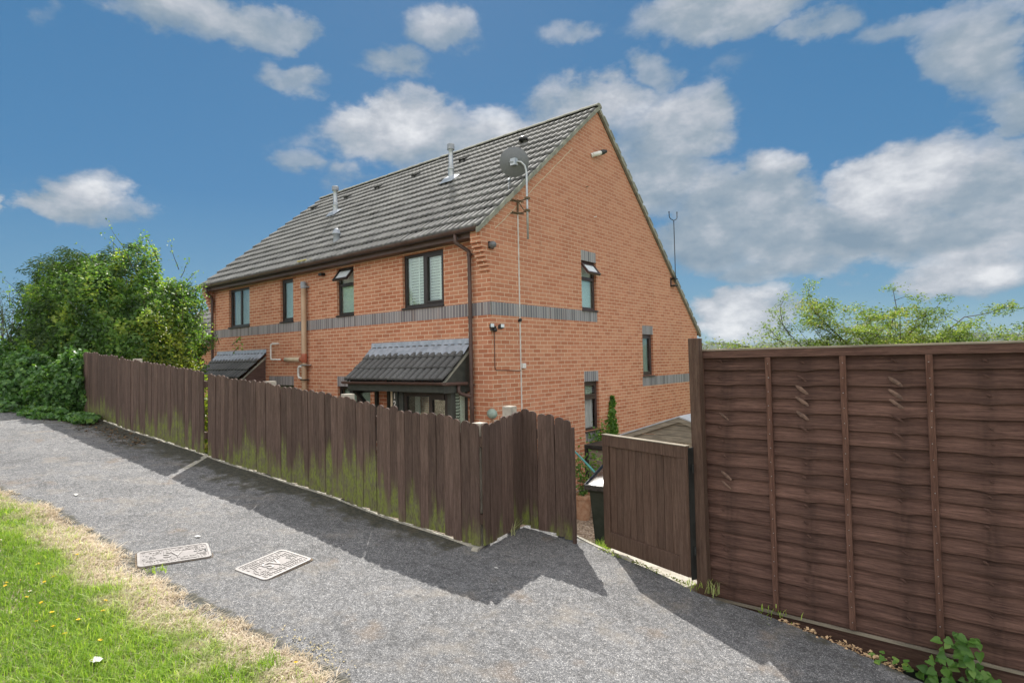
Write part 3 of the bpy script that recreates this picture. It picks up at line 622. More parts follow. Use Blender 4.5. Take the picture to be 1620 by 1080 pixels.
# next panel carries on out of frame
# ============================================================ house
HL, HD = -10.56, 8.9
SF = (7.28-4.0)/3.95; SB = (7.28-2.449)/(9.016-3.65)
def zf_(y): return 4.0+(y+.3)*SF
def zb_(y): return 7.28-(y-3.65)*SB
def roofz(y): return min(zf_(y), zb_(y))
house = thing('semi_detached_house', 'red brick semi-detached house with grey tiled roof and blue-grey brick bands', 'house', (-5.28, 4.4, -.9))
def FR(u, o, z): return (u, -o, z)
def GB(u, o, z): return (o, u, z)
def clip(poly, a, b, c):   # keep a*u+b*z<=c
    out = []
    for i in range(len(poly)):
        p, q = poly[i], poly[(i+1) % len(poly)]; fp = a*p[0]+b*p[1]-c; fq = a*q[0]+b*q[1]-c
        if fp <= 0: out.append(p)
        if (fp < 0) != (fq < 0) and abs(fp-fq) > 1e-12: t = fp/(fp-fq); out.append((p[0]+t*(q[0]-p[0]), p[1]+t*(q[1]-p[1])))
    return out
def wall(mb, fn, u0, u1, z0, z1, holes, clips=(), dep=.11):
    us = sorted({u0, u1, *[h[0] for h in holes], *[h[1] for h in holes]}); zs = sorted({z0, z1, *[h[2] for h in holes], *[h[3] for h in holes]})
    us = [u for u in us if u0 <= u <= u1]; zs = [z for z in zs if z0 <= z <= z1]
    for a, b in zip(us[:-1], us[1:]):
        for c, d in zip(zs[:-1], zs[1:]):
            if any(h[0] <= a+1e-6 and h[1] >= b-1e-6 and h[2] <= c+1e-6 and h[3] >= d-1e-6 for h in holes): continue
            poly = [(a, c), (b, c), (b, d), (a, d)]
            for cl in clips: poly = clip(poly, *cl) if len(poly) > 2 else []
            if len(poly) > 2: mb.add([fn(u, 0, z) for u, z in poly], [tuple(range(len(poly)))])
    for (a, b, c, d) in holes:
        for p, q in (((a, c), (a, d)), ((b, d), (b, c)), ((a, d), (b, d)), ((b, c), (a, c))):
            mb.add([fn(p[0], 0, p[1]), fn(q[0], 0, q[1]), fn(q[0], -dep, q[1]), fn(p[0], -dep, p[1])], [(0, 1, 2, 3)])
GW = [(2.86, 3.445, 2.77, 3.79), (2.87, 3.435, .255, 1.275), (5.51, 6.08, 1.31, 2.31)]
FW = [(-9.45, -8.31, 2.785, 3.80), (-6.775, -6.20, 2.785, 3.80), (-4.43, -3.82, 2.785, 3.80), (-2.25, -1.115, 2.785, 3.80), (-4.44, -3.30, .2, 1.262), (-7.33, -6.20, .2, 1.262), (-2.75, -.68, -.85, 1.95)]
mb = MB()
wall(mb, FR, HL, 0, -1.6, 3.95, FW)
wall(mb, GB, 0, HD, -1.6, 7.3, GW, [(-SF, 1, 4.0+.3*SF-.10), (SB, 1, 7.28+3.65*SB-.10)])
wall(mb, lambda u, o, z: (HL, u, z), 0, HD, -1.6, 7.3, [], [(-SF, 1, 4.0+.3*SF-.10), (SB, 1, 7.28+3.65*SB-.10)])
mb.add([(HL, HD, -1.6), (0, HD, -1.6), (0, HD, 2.4), (HL, HD, 2.4)], [(0, 1, 2, 3)])
mb.build('wall', M['brick'], house, fix=False)
def band(fn, u0, u1, z0, z1, name='soldier_course'):
    mb = MB(); mb.box((u0, -.02, z0), (u1, .004, z1), fn); return mb.build(name, M['soldier'], house)
band(FR, HL, .004, 2.523, 2.746); band(GB, .0, 3.44, 2.523, 2.746); band(GB, 5.465, HD-.02, 1.062, 1.285)
for (a, b, c, d) in GW: band(GB, a, b-.01, d, d+.212, 'soldier_lintel')
band(GB, 2.87, 3.43, .03, .242, 'soldier_sill')
band(FR, -4.44, -3.30, 1.262, 1.478, 'soldier_lintel'); band(FR, -7.33, -6.20, 1.262, 1.478, 'soldier_lintel')
# corbels at both ends of the eaves
for xa, xb in ((-.22, 0), (HL, HL+.22)):
    mb = MB()
    for k in range(7): mb.box((xa, -.034*(k+1), 3.27+.075*k), (xb, -.0008, 3.27+.075*(k+1)-.008)); mb.box((xa+.004, -.034*k-.004, 3.27+.075*(k+1)-.0079), (xb-.006, -.0009, 3.27+.075*(k+1)-.0001))
    mb.box((xa, -.238, 3.795), (xb, -.0008, 4.0)); mb.add([(x, y, z) for x in (xa, xb) for y, z in ((-.238, 4.001), (-.0008, 4.001), (-.0008, 4.15), (-.238, 3.985+.02))], [(0, 1, 2, 3), (7, 6, 5, 4), (0, 4, 5, 1), (1, 5, 6, 2), (2, 6, 7, 3), (3, 7, 4, 0)]); mb.build('corbel', M['brick'], house)
# gable raking mortar line
mb = MB()
for ya, yb in ((0.15, 2.6),):
    for q in range(26):
        y0 = ya+(yb-ya)*q/26; y1 = ya+(yb-ya)*(q+1)/26; o_ = random.uniform(-.008, .008); zz = -.38
        mb.box((y0, .001, 0), (y1+.01, .006, .016), lambda u, o, z, y0=y0: GB(u, o, zf_(u)+zz+z+o_))
mb.build('raking_mortar_joint', M['cream'], house)
# roof -------------------------------------------------------------
def tile_field(o3, eu, ev, en, U, Vl, gauge, period, amp, tile_w, lap=.03, spp=8, rw=.34):
    """profiled interlocking tiles on a plane: o3 origin at lower left, eu along eaves, ev up slope, en normal"""
    nc = int(math.ceil(Vl/gauge)); nu = int(U/period*spp)+1; u = np.linspace(0, U, nu)
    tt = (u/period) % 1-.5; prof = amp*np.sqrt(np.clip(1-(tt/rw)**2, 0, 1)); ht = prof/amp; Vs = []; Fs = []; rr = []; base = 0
    o3, eu, ev, en = [np.array(v, float) for v in (o3, eu, ev, en)]
    for c in range(nc):
        v0 = c*gauge; v1 = min(v0+gauge+.03, Vl); ti = np.floor(u/tile_w).astype(int); rnd_ = rng.uniform(0, 1, ti.max()+2)[ti]; jj = rng.normal(0, .0025, ti.max()+2)[ti]; jv = rng.normal(0, .004, ti.max()+2)[ti]
        dropn = prof*.35-.006
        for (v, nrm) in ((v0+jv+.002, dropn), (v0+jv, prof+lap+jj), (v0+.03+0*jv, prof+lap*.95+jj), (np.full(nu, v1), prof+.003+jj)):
            Vs.append(o3+np.outer(u, eu)+np.outer(v*np.ones(nu), ev)+np.outer(nrm, en)); rr.append(np.zeros(nu) if nrm is dropn else rnd_*.3+ht*.7)  # shade under each lap and in the troughs painted into the tone
        for r_ in range(3):
            i0 = base+r_*nu+np.arange(nu-1); Fs.append(np.stack([i0, i0+1, i0+1+nu, i0+nu], 1))
        base += 4*nu
    return np.concatenate(Vs), np.concatenate(Fs), np.concatenate(rr)
lf = math.hypot(3.95, 3.28); evf = (0, 3.95/lf, 3.28/lf); enf = (0, -3.28/lf, 3.95/lf)
lb = math.hypot(5.366, 4.831); evb = (0, -5.366/lb, 4.831/lb); enb = (0, 4.831/lb, 5.366/lb)
XR, XL = .055, HL-.08
off = -.045
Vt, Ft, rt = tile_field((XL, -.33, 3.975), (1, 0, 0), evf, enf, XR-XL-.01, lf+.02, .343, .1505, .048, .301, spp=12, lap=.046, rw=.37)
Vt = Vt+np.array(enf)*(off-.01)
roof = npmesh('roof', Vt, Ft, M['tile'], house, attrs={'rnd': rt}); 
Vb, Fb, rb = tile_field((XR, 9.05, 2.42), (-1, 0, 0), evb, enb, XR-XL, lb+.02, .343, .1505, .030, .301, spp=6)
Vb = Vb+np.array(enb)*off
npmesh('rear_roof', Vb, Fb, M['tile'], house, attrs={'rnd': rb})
# roof deck under the tiles
mb = MB()
for x_ in ((XL+.03, XR-.045),):
    a, b = x_; vs = []
    for x in (a, b):
        for y, z in ((-.30, zf_(-.30)-.095), (-.28, zf_(-.28)-.065), (3.65, 7.28-.065), (9.0, zb_(9.0)-.065), (9.02, zb_(9.02)-.10), (3.65, 7.28-.13)): vs.append((x, y, z))
    mb.add(vs, [(0, 1, 2, 5), (5, 2, 3, 4), (6, 11, 8, 7), (11, 10, 9, 8), (1, 7, 8, 2), (2, 8, 9, 3), (0, 5, 11, 6), (5, 4, 10, 11), (0, 6, 7, 1), (3, 9, 10, 4)])
mb.build('roof_deck', M['black'], house)
# verges (mortar + undercloak) and ridge
for xa, xb, nm in ((XR-.055, XR+.010, 'verge'), (XL-.008, XL+.06, 'verge')):
    mb = MB()
    for q in range(46):
        t0, t1 = q/46, (q+1)/46
        for (ya, yb, fz) in ((-.33, 3.65, zf_), (9.05, 3.65, zb_)):
            y0, y1 = ya+(yb-ya)*t0, ya+(yb-ya)*t1; j = random.uniform(-.006, .006); k = random.uniform(-.004, .004)
            lo, hi = -.115+j, -.022+k
            vs = [(xa, y0, fz(y0)+lo), (xb+k, y0, fz(y0)+lo), (xb+k, y1, fz(y1)+lo), (xa, y1, fz(y1)+lo), (xa, y0, fz(y0)+hi), (xb+k, y0, fz(y0)+hi), (xb+k, y1, fz(y1)+hi), (xa, y1, fz(y1)+hi)]
            mb.add(vs, [(3, 2, 1, 0), (4, 5, 6, 7), (0, 1, 5, 4), (1, 2, 6, 5), (2, 3, 7, 6), (3, 0, 4, 7)])
    mb.build(nm, M['verge'], house)
# cut tile ends along the rear verge
mb = MB()
for q in range(20):
    y = 3.95+q*.262; z = zb_(y); mb.box((XR-.05, -.13, -.012), (XR+.012, .13, .022), lambda x, a, b, y=y, z=z: (x, y+a*.743+b*.669, z-a*.669+b*.743))
mb.build('verge_tile_ends', M['ridge'], house)
mb = MB(); nseg = 24
for q in range(nseg):
    x0 = XL+(XR-XL)*q/nseg; x1 = XL+(XR-XL)*(q+1)/nseg+.012; rr_ = .125+random.uniform(-.003, .003); vs = []
    for x, r_ in ((x0, rr_), (x1, rr_-.008)):
        for k in range(9): th = math.pi*(.08+.84*k/8); vs.append((x, 3.65-math.cos(th)*r_, 7.205+math.sin(th)*r_))
    fs = [(k, k+1, k+10, k+9) for k in range(8)]+[tuple(range(9)), tuple(range(17, 8, -1))]
    mb.add(vs, fs)
mb.build('ridge_tiles', M['ridge'], house)
# small ridge vents in the top course but two, moss patch
def onroof(x, y, n=0): return (x, y+enf[1]*n, zf_(y)+enf[2]*n)
for vx in (-3.34, -5.09, -6.66, -8.12, -9.9):
    mb = MB(); y, z = 2.93, zf_(2.93)
    vs = []
    for u in (-.11, .11):
        for v, n_ in ((-.09, .015), (-.09, .075), (.10, .03)): vs.append((vx+u, y+evf[1]*v+enf[1]*n_, z+evf[2]*v+enf[2]*n_))
    mb.add(vs, [(0, 1, 2), (5, 4, 3), (1, 4, 5, 2), (0, 3, 4, 1), (0, 2, 5, 3)]); mb.build('vent_tile', M['ptile'], roof)
mb = MB(); v_ = Vector(onroof(-1.41, 2.84, .03)); mb.lathe(v_, [(.001, .10), (.07, .09), (.10, .05), (.11, 0), (.0, 0)], 14); mb.build('domed_vent', M['black'], roof, smooth=True)
def flue(x, y, h, r_, capr, col_=True, name='flue_pipe'):
    b0 = Vector((x, y, zf_(y)-.05)); z0 = b0.z
    mb = MB(); P_ = [(r_*1.28, 0), (r_*1.22, h*.30), (r_*1.30, h*.32), (r_*1.45, h*.335), (r_*1.45, h*.36), (r_, h*.365), (r_, h*.82), (r_*1.1, h*.83), (r_*1.12, h*.85)]
    mb.lathe(b0, P_, 20); f = mb.build(name, M['zinc'], roof, smooth=True)
    mb = MB(); mb.lathe(b0, [(capr, h*.85), (capr*1.05, h*.87), (capr*1.05, h*.985), (capr*.92, h), (.001, h*1.0)], 20); mb.lathe(b0, [(capr, h*.85), (.001, h*.85)], 20); mb.build('cowl', M['greyplastic'], f, smooth=False)
    mb = MB(); vs = []
    for u, v, n_ in ((-.2, -.22, .045), (.2, -.22, .045), (.2, .12, .03), (-.2, .12, .03), (-.09, -.1, .10), (.09, -.1, .10), (.09, .08, .07), (-.09, .08, .07)):
        vs.append((x+u, y+evf[1]*v+enf[1]*n_, zf_(y)+evf[2]*v+enf[2]*n_))
    mb.add(vs, [(0, 1, 5, 4), (1, 2, 6, 5), (2, 3, 7, 6), (3, 0, 4, 7), (4, 5, 6, 7)]); mb.build('lead_slate', M['lead'], f)
flue(-2.81, 1.93, .86, .052, .082); flue(-7.42, 2.0, .80, .055, .088)
mb = MB(); b0 = (-4.95, .36, zf_(.36)-.06); mb.lathe(b0, [(.075, 0), (.07, .20), (.095, .205), (.095, .235), (.07, .245), (.075, .29), (.03, .34), (.001, .345)], 18); mb.build('soil_vent', M['lead'], roof, smooth=True)
mb = MB()
for q in range(40):
    u, v = random.gauss(0, .11), random.gauss(.02, .02); p_ = Vector(onroof(-5.33+u, -.28+abs(v), .03)); mb.lathe(p_, [(.02, 0), (.012, .012), (.001, .014)], 6)
mb.build('moss_patch', M['yellowm'], roof)
# gutter, fascia, downpipes
def half_gutter(mb, x0, x1, y, z, r_, n=10):
    vs = []; fs = []
    for x in (x0, x1):
        for k in range(n+1): th = math.pi*k/n; vs.append((x, y-math.cos(th)*r_, z-math.sin(th)*r_))
        for k in range(n+1): th = math.pi*(n-k)/n; vs.append((x, y-math.cos(th)*(r_-.004), z-math.sin(th)*(r_-.004)))
    m_ = 2*(n+1); fs = [(k, (k+1) % m_, m_+(k+1) % m_, m_+k) for k in range(m_)]
    for s in (0, m_):
        fs.append(tuple(s+k for k in range(n+1)))
    mb.add(vs, fs)
mb = MB(); mb.box((HL+.2, -.205, 3.835), (-.222, -.180, 3.995)); mb.box((HL+.2, -.179, 3.835), (-.222, -.0, 3.85)); mb.build('fascia', M['brown'], house)
mb = MB(); half_gutter(mb, HL-.04, -.005, -.275, 3.975, .062)
g_ = mb.build('gutter', M['brown'], house)
for q in range(9):
    x = -.6-q*1.15; b = MB(); half_gutter(b, x-.025, x+.025, -.275, 3.98, .072); b.build('gutter_union', M['brown'], g_)
def pipe_parts(pts, r_, mat, name, clips):
    mb = MB(); mb.tube(pts, r_, 14); p = mb.build(name, mat, house, smooth=True)
    for c in clips:
        b = MB(); b.lathe(c, [(r_+.001, -.025), (r_+.009, -.022), (r_+.009, .022), (r_+.001, .025)], 14); b.box((c[0]-.05, c[1]-.004, c[2]-.012), (c[0]+.05, c[1]+.03, c[2]+.012)); b.build('pipe_clip', mat, p)
dpx = -.40
pipe_parts([(dpx-.13, -.275, 3.93), (dpx-.13, -.275, 3.80), (dpx-.12, -.27, 3.77), (dpx-.01, -.085, 3.64), (dpx, -.075, 3.60), (dpx, -.075, 2.6), (dpx, -.075, 1.5), (dpx, -.075, -.9)], .034, M['brown'], 'downpipe', [(dpx, -.075, 3.58), (dpx, -.075, 2.50), (dpx, -.075, 1.34), (dpx, -.075, .95)])
lx_ = HL+.26
pipe_parts([(lx_+.1, -.275, 3.93), (lx_+.1, -.27, 3.80), (lx_, -.085, 3.66), (lx_, -.075, 3.6), (lx_, -.075, 2.2), (lx_, -.075, -.9)], .036, M['brown'], 'downpipe', [(lx_, -.075, 3.5), (lx_, -.075, 2.6)])
# soil pipe with branch, overflow
sxp = -5.60
mb = MB(); mb.tube([(sxp, -.09, -.9), (sxp, -.09, 1.2), (sxp, -.09, 3.52)], .058, 18); mb.lathe((sxp, -.09, 1.42), [(.058, -.09), (.064, -.085), (.064, -.01), (.058, 0)], 18)
soil = mb.build('soil_pipe', M['tan'], house, smooth=True)
mb = MB(); mb.lathe((sxp, -.09, 3.48), [(.062, 0), (.066, .02), (.066, .13), (.055, .15), (.001, .15)], 18); mb.box((sxp-.01, -.09, 3.50), (sxp+.10, -.0, 3.53)); mb.build('cap_and_bracket', M['greyplastic'], soil)
mb = MB(); mb.lathe((sxp, -.09, 1.78), [(.0585, 0), (.066, .005), (.066, .20), (.0585, .21)], 18); mb.tube([(sxp-.02, -.10, 1.86), (sxp-.13, -.10, 1.865)], .055, 16); mb.build('tee_collar', M['terra'], soil, smooth=True)
mb = MB(); mb.tube([(sxp-.13, -.10, 1.865), (sxp-.80, -.10, 1.872)], .050, 16); b_ = mb.build('branch_pipe', M['cream'], soil, smooth=True)
mb = MB(); mb.tube([(sxp-.80, -.10, 1.872), (sxp-.86, -.10, 1.872), (sxp-.95, -.10, 1.872)], [.051, .046, .034], 16); mb.build('reducer', M['terra'], b_, smooth=True)
mb = MB(); mb.tube([(sxp-.94, -.10, 1.872), (sxp-1.42, -.10, 1.880), (sxp-1.46, -.10, 1.90), (sxp-1.465, -.10, 1.95), (sxp-1.465, -.10, 2.20), (sxp-1.455, -.095, 2.245), (sxp-1.41, -.09, 2.262), (sxp-1.30, -.085, 2.262), (sxp-1.27, -.06, 2.262), (sxp-1.26, .02, 2.262)], .021, 12); mb.build('waste_pipe', M['white'], b_, smooth=True)
mb = MB(); mb.tube([(sxp-.03, -.11, 1.70), (sxp-.17, -.11, 1.70), (sxp-.21, -.11, 1.66), (sxp-.215, -.11, 1.50), (sxp-.18, -.11, 1.44), (sxp-.03, -.11, 1.435)], .026, 12); mb.build('waste_pipe', M['white'], soil, smooth=True)
for z_, w_ in ((1.735, .17), (1.40, .09)):
    mb = MB(); mb.box((sxp-.066, -.158, z_-.012), (sxp+w_, -.02, z_+.012)); mb.build('pipe_bracket', M['zinc'] if z_ > 1.5 else M['black'], soil)
# windows ------------------------------------------------------------
def window(fn, u0, u1, z0, z1, fmat, panes, back, sill=True, open_top=None, dep=.055, fw=.055, lead=False, beaded=True):
    """panes: list of (ua,ub,za,zb, sash?) in fractions of the clear opening"""
    mb = MB(); o0, o1 = -dep-.045, -dep
    mb.box((u0, o0, z0), (u0+fw, o1, z1), fn); mb.box((u1-fw, o0, z0), (u1, o1, z1), fn); mb.box((u0+fw, o0+.001, z0), (u1-fw, o1-.001, z0+fw), fn); mb.box((u0+fw, o0+.001, z1-fw), (u1-fw, o1-.001, z1), fn)
    a0, a1, c0, c1 = u0+fw, u1-fw, z0+fw, z1-fw
    for kind, val, lo, hi in panes.get('bars', []):
        if kind == 'v': x = a0+(a1-a0)*val; mb.box((x-.035, o0+.002, c0+(c1-c0)*lo), (x+.035, o1-.002, c0+(c1-c0)*hi), fn)
        else: z = c0+(c1-c0)*val; mb.box((a0, o0+.003, z-.035), (a1, o1+.002, z+.035), fn)
    w = mb.build('window', M[fmat], house, bevel=.006)
    if sill:
        s = MB(); s.box((u0-.01, -dep-.02, z0-.035), (u1+.01, .035, z0-.002), fn); s.build('sill', M[fmat], w, bevel=.006)
    for (fa, fb, fc, fd, sash) in panes['p']:
        p0, p1, q0, q1 = a0+(a1-a0)*fa, a0+(a1-a0)*fb, c0+(c1-c0)*fc, c0+(c1-c0)*fd
        if sash:
            s = MB(); b = .042; o2 = o1+.012
            s.box((p0, o0, q0), (p0+b, o2, q1), fn); s.box((p1-b, o0, q0), (p1, o2, q1), fn); s.box((p0+b, o0, q0), (p1-b, o2-.001, q0+b), fn); s.box((p0+b, o0, q1-b), (p1-b, o2-.001, q1), fn)
            s.build('sash', M[fmat], w, bevel=.004); p0 += b; p1 -= b; q0 += b; q1 -= b
        gl = MB(); gl.box((p0-.004, o0+.018, q0-.004), (p1+.004, o0+.024, q1+.004), fn); gl.build('pane', M['glass'], w)
        if lead:
            l_ = MB(); n_ = 3
            for i in range(1, n_+1):
                for s_ in (0, 1):
                    f0 = i/(n_+1)
                    l_.box((p0+(p1-p0)*f0-.003, o0+.025, q0), (p0+(p1-p0)*f0+.003, o0+.027, q1), fn) if s_ == 0 else l_.box((p0, o0+.0255, q0+(q1-q0)*f0-.003), (p1, o0+.0275, q0+(q1-q0)*f0+.003), fn)
            l_.build('leading', M['greyplastic'], w)
            break
    r_ = MB(); bo = -dep-.36
    r_.box((u0-.05, bo-.02, z0-.05), (u1+.05, bo, z1+.05), fn); r_.build('interior', M['room'], w)
    if back == 'blind':
        r_ = MB(); ns = int((z1-z0)/.055)
        for i in range(ns):
            z = z0+.03+i*.055
            r_.box((u0+.03, o0-.075, z), (u1-.03, o0-.072, z+.05), lambda u, o, zz, z=z: fn(u, o+(zz-z)*.55, z+(zz-z)*.80))
        for f_ in (.02, .27, .49, .53, .78, .97): r_.box((u0+(u1-u0)*f_, o0-.05, z0), (u0+(u1-u0)*f_+(.07 if f_ in (.02, .49) else .03), o0-.046, z1), fn)
        r_.build('blind', M['blind'], w)
    elif back in ('frost', 'frostg', 'curtain'):
        r_ = MB()
        if back == 'curtain':
            n_ = 30; vs = []
            ua, ub = (u0+.03, u1-.03)
            for i in range(n_+1):
                u = ua+(ub-ua)*i/n_; o = o0-.06-.02*math.sin(i*1.9)
                vs += [fn(u, o, z0), fn(u, o, z1)]
            r_.add(vs, [(2*i, 2*i+1, 2*i+3, 2*i+2) for i in range(n_)]); r_.build('curtain', M['curtain'], w, fix=False)
        else:
            r_.box((u0+.03, o0-.03, z0+.02), (u1-.03, o0-.022, z1-.02), fn); r_.build('blind', M[back], w)
    if open_top:
        q0, q1 = c0+(c1-c0)*open_top, c1; th_ = R(38); H_ = q1-q0+.03
        def rot(u, o, z):   # hinge at the top edge; z measured down from hinge
            return fn(u, o1+.005+math.sin(th_)*z+math.cos(th_)*o, q1+.015-math.cos(th_)*z+math.sin(th_)*o)
        s = MB(); b = .045; ua, ub = a0-.012, a1+.012
        s.box((ua, -.02, 0), (ua+b, .025, H_), rot); s.box((ub-b, -.02, 0), (ub, .025, H_), rot); s.box((ua+b, -.02, 0), (ub-b, .024, b), rot); s.box((ua+b, -.02, H_-b), (ub-b, .024, H_), rot)
        sh_ = s.build('open_sash', M[fmat], w, bevel=.004)
        s = MB(); s.box((ua+b-.003, -.004, b-.003), (ub-b+.003, .002, H_-b+.003), rot); s.build('sash_pane', M['frost'], sh_)
        s = MB(); s.box((ua+.004, -.024, .004), (ub-.004, -.0205, H_-.004), rot); s.build('sash_gasket', M['white'], sh_)
        s = MB(); s.tube([fn(a0+.02, o1, q0+.03), rot(ua+.03, -.02, H_-.05)], .005, 6); s.build('stay', M['zinc'], sh_)
    return w
two = {'bars': [('v', .5, 0, 1)], 'p': [(0, .46, 0, 1, False), (.54, 1, 0, 1, True)]}
one = {'p': [(0, 1, 0, 1, False)]}
top = {'bars': [('h', .66, 0, 1)], 'p': [(0, 1, 0, .62, False)]}
window(FR, *FW[0], 'dkframe', {'bars': [('v', .5, 0, 1)], 'p': [(0, .46, 0, 1, False), (.54, 1, 0, 1, False)]}, 'curtain')
window(FR, *FW[1], 'dkframe', one, 'frostg', fw=.085)
window(FR, *FW[2], 'dkframe', top, 'frost', open_top=.70)
window(FR, *FW[3], 'dkframe', two, 'blind')
window(FR, *FW[4], 'dkframe', {'bars': [('v', .55, 0, 1)], 'p': [(0, .5, 0, 1, False), (.6, 1, 0, 1, False)]}, 'curtain')
window(FR, *FW[5], 'black', one, None)
window(GB, *GW[0], 'frame', top, 'frost', open_top=.70)
window(GB, *GW[1], 'frame', {'bars': [('h', .68, 0, 1)], 'p': [(0, 1, .72, 1, True), (0, 1, 0, .64, False)]}, 'curtain', lead=True)
window(GB, *GW[2], 'frame', {'p': [(0, 1, 0, 1, True)]}, 'curtain')
for (yy, zz, mt) in ((3.12, 5.37, 'rust'), (3.42, 4.78, 'white')):
    mb = MB(); mb.tube([(.0, yy, zz), (.05, yy+.03, zz+.01)], .009, 8); mb.build('wall_stub', M[mt], house)
# porch canopies ------------------------------------------------------
def canopy(x0, x1, side_open, bd, light):
    yb, zt, yf, zf2 = 0., 1.985, -.66, 1.415
    L_ = math.hypot(yf, zt-zf2); ev = (0, -yf/L_, (zt-zf2)/L_); en = (0, -(zt-zf2)/L_, -yf/L_)
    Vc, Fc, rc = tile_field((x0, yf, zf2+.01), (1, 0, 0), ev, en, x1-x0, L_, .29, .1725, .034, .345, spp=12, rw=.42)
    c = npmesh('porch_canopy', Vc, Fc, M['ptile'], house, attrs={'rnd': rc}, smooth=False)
    mb = MB(); vs = []
    n_ = 60
    for i in range(n_+1):
        x = x0-.01+(x1-x0+.02)*i/n_; pr = .030*math.sqrt(max(0, 1-((((x-x0)/.1725) % 1-.5)/.42)**2)); j = random.uniform(-.004, .004)
        ylo = -.19+j
        zlo = zt-.19*(zt-zf2)/.66+.05+pr
        vs += [(x, -.004, 2.146), (x, -.012, 2.045), (x, -.05, 2.02+pr*.5), (x, ylo, zlo)]
    mb.add(vs, [(4*i+k, 4*i+k+1, 4*i+4+k+1, 4*i+4+k) for i in range(n_) for k in range(3)])
    mb.build('flashing', M['lead'], c, smooth=True, fix=False)
    mb = MB()
    for xe in (x0+.005, x1-.045):
        vs = []; mb = MB()
        for x in (xe, xe+.04):
            vs += [(x, 0, zt-.02), (x, yf+.02, zf2-.01), (x, yf+.02, zf2-.045), (x, 0, zt-.075)]
        mb.add(vs, [(0, 1, 2, 3), (7, 6, 5, 4), (0, 4, 5, 1), (1, 5, 6, 2), (2, 6, 7, 3), (3, 7, 4, 0)])
        mb.build('canopy_verge', M['verge'], c)
    for xe in (x0+.03, x1-.07):
        mb = MB(); mb.add([(x, y, z) for x in (xe, xe+.03) for y, z in ((0, zt-.08), (yf+.05, zf2-.05), (yf+.05, 1.22), (0, 1.22))], [(0, 1, 2, 3), (7, 6, 5, 4), (0, 4, 5, 1), (1, 5, 6, 2), (2, 6, 7, 3), (3, 7, 4, 0)])
        mb.build('canopy_cheek', M['dkgreen'] if light else M['brownwood'], c)
    mb = MB(); mb.box((x0+.061, yf+.055, 1.23), (x1-.071, yf+.085, 1.372)); mb.build('canopy_fascia', M['dkgreen'] if light else M['brownwood'], c)
    mb = MB(); mb.box((x0+.07, yf+.09, 1.36), (x1-.08, -.01, 1.368)); mb.build('canopy_soffit', M['black'], c)
    mb = MB(); half_gutter(mb, x0-.04, x1+.02, yf-.01, 1.405, .05); mb.tube([(x1-.0, yf+.02, 1.375), (x1+.012, -.3, 1.37), (x1+.015, -.12, 1.365)], .03, 10); mb.build('canopy_gutter', M['brown'], c)
    return c
can = canopy(-3.225, -.475, True, 0, True)
mb = MB(); mb.tube([(-.49, -.30, 1.36), (-.49, -.30, 1.24), (-.47, -.27, 1.20), (-.42, -.11, 1.15), (-.40, -.085, 1.13)], .032, 12); mb.build('canopy_outlet', M['brown'], can, smooth=True)
canopy(-10.17, -7.47, True, 0, False)
# bay, post and braces under the right-hand canopy
BX0, BX1, BY = -1.93, -.56, -.40
mb = MB()
mb.box((BX1-.10, BY, -.9), (BX1, BY+.10, 1.36)); mb.box((BX0, BY, -.9), (BX0+.12, BY+.10, 1.36)); mb.box((BX0+.12, BY+.01, 1.20), (BX1-.10, BY+.09, 1.36)); mb.box((BX0+.12, BY+.01, -.9), (BX1-.10, BY+.09, .0))
mb.box((BX1-.06, BY+.10, 1.22), (BX1-.005, 0, 1.36)); mb.box((BX1-.06, BY+.10, -.9), (BX1-.005, 0, .1)); mb.box((BX1-.07, -.05, .1), (BX1-.002, -.001, 1.22)); mb.box((BX0+.02, BY+.10, -.9), (BX0+.06, 0, 1.36))
bay = mb.build('bay', M['dkgreen'], house, bevel=.004)
mb = MB(); zt_ = 1.20
for a, b in ((BX0+.12, BX0+.20), (-1.14, -1.06), (BX1-.18, BX1-.10)): mb.box((a, BY+.02, 0), (b, BY+.08, zt_))
mb.box((BX0+.20, BY+.021, zt_-.06), (-1.14, BY+.079, zt_-.001)); mb.box((-1.06, BY+.0, zt_-.11), (BX1-.18, BY+.079, zt_-.002)); mb.box((BX0+.20, BY+.021, .0), (BX1-.181, BY+.079, .06))
mb.build('bay_frame', M['dkframe'], bay)
for a, b, c_ in ((BX0+.20, -1.14, 1.14), (-1.06, BX1-.18, 1.09)):
    mb = MB(); mb.box((a, BY+.045, .06), (b, BY+.05, c_)); mb.build('bay_pane', M['glass'], bay)
mb = MB(); mb.box((BX1-.015, BY+.11, .1), (BX1-.01, -.05, 1.22)); mb.build('bay_pane', M['glass'], bay)
mb = MB()
for i in range(20): z = .12+i*.055; mb.box((BX1-.055, BY+.12, z), (BX1-.052, -.17, z+.042), lambda x, y, zz, z=z: (x+(zz-z)*.5, y, zz))
mb.box((BX1-.04, -.165, .1), (BX1-.025, -.055, 1.22)); mb.build('bay_blind', M['blind'], bay)
mb = MB(); n_ = 40; vs = []
for i in range(n_+1):
    x = -1.66+.3*i/n_*.45; vs += [(x, BY+.16+.012*math.sin(i*1.7), 0), (x, BY+.16+.012*math.sin(i*1.7), 1.19)]
mb.add(vs, [(2*i, 2*i+1, 2*i+3, 2*i+2) for i in range(n_)]); mb.build('bay_curtain', M['curtain'], bay, fix=False)
mb = MB(); mb.box((BX0+.13, .35, -.9), (BX1-.05, .37, 1.9)); mb.build('room_back', M['room'], bay)
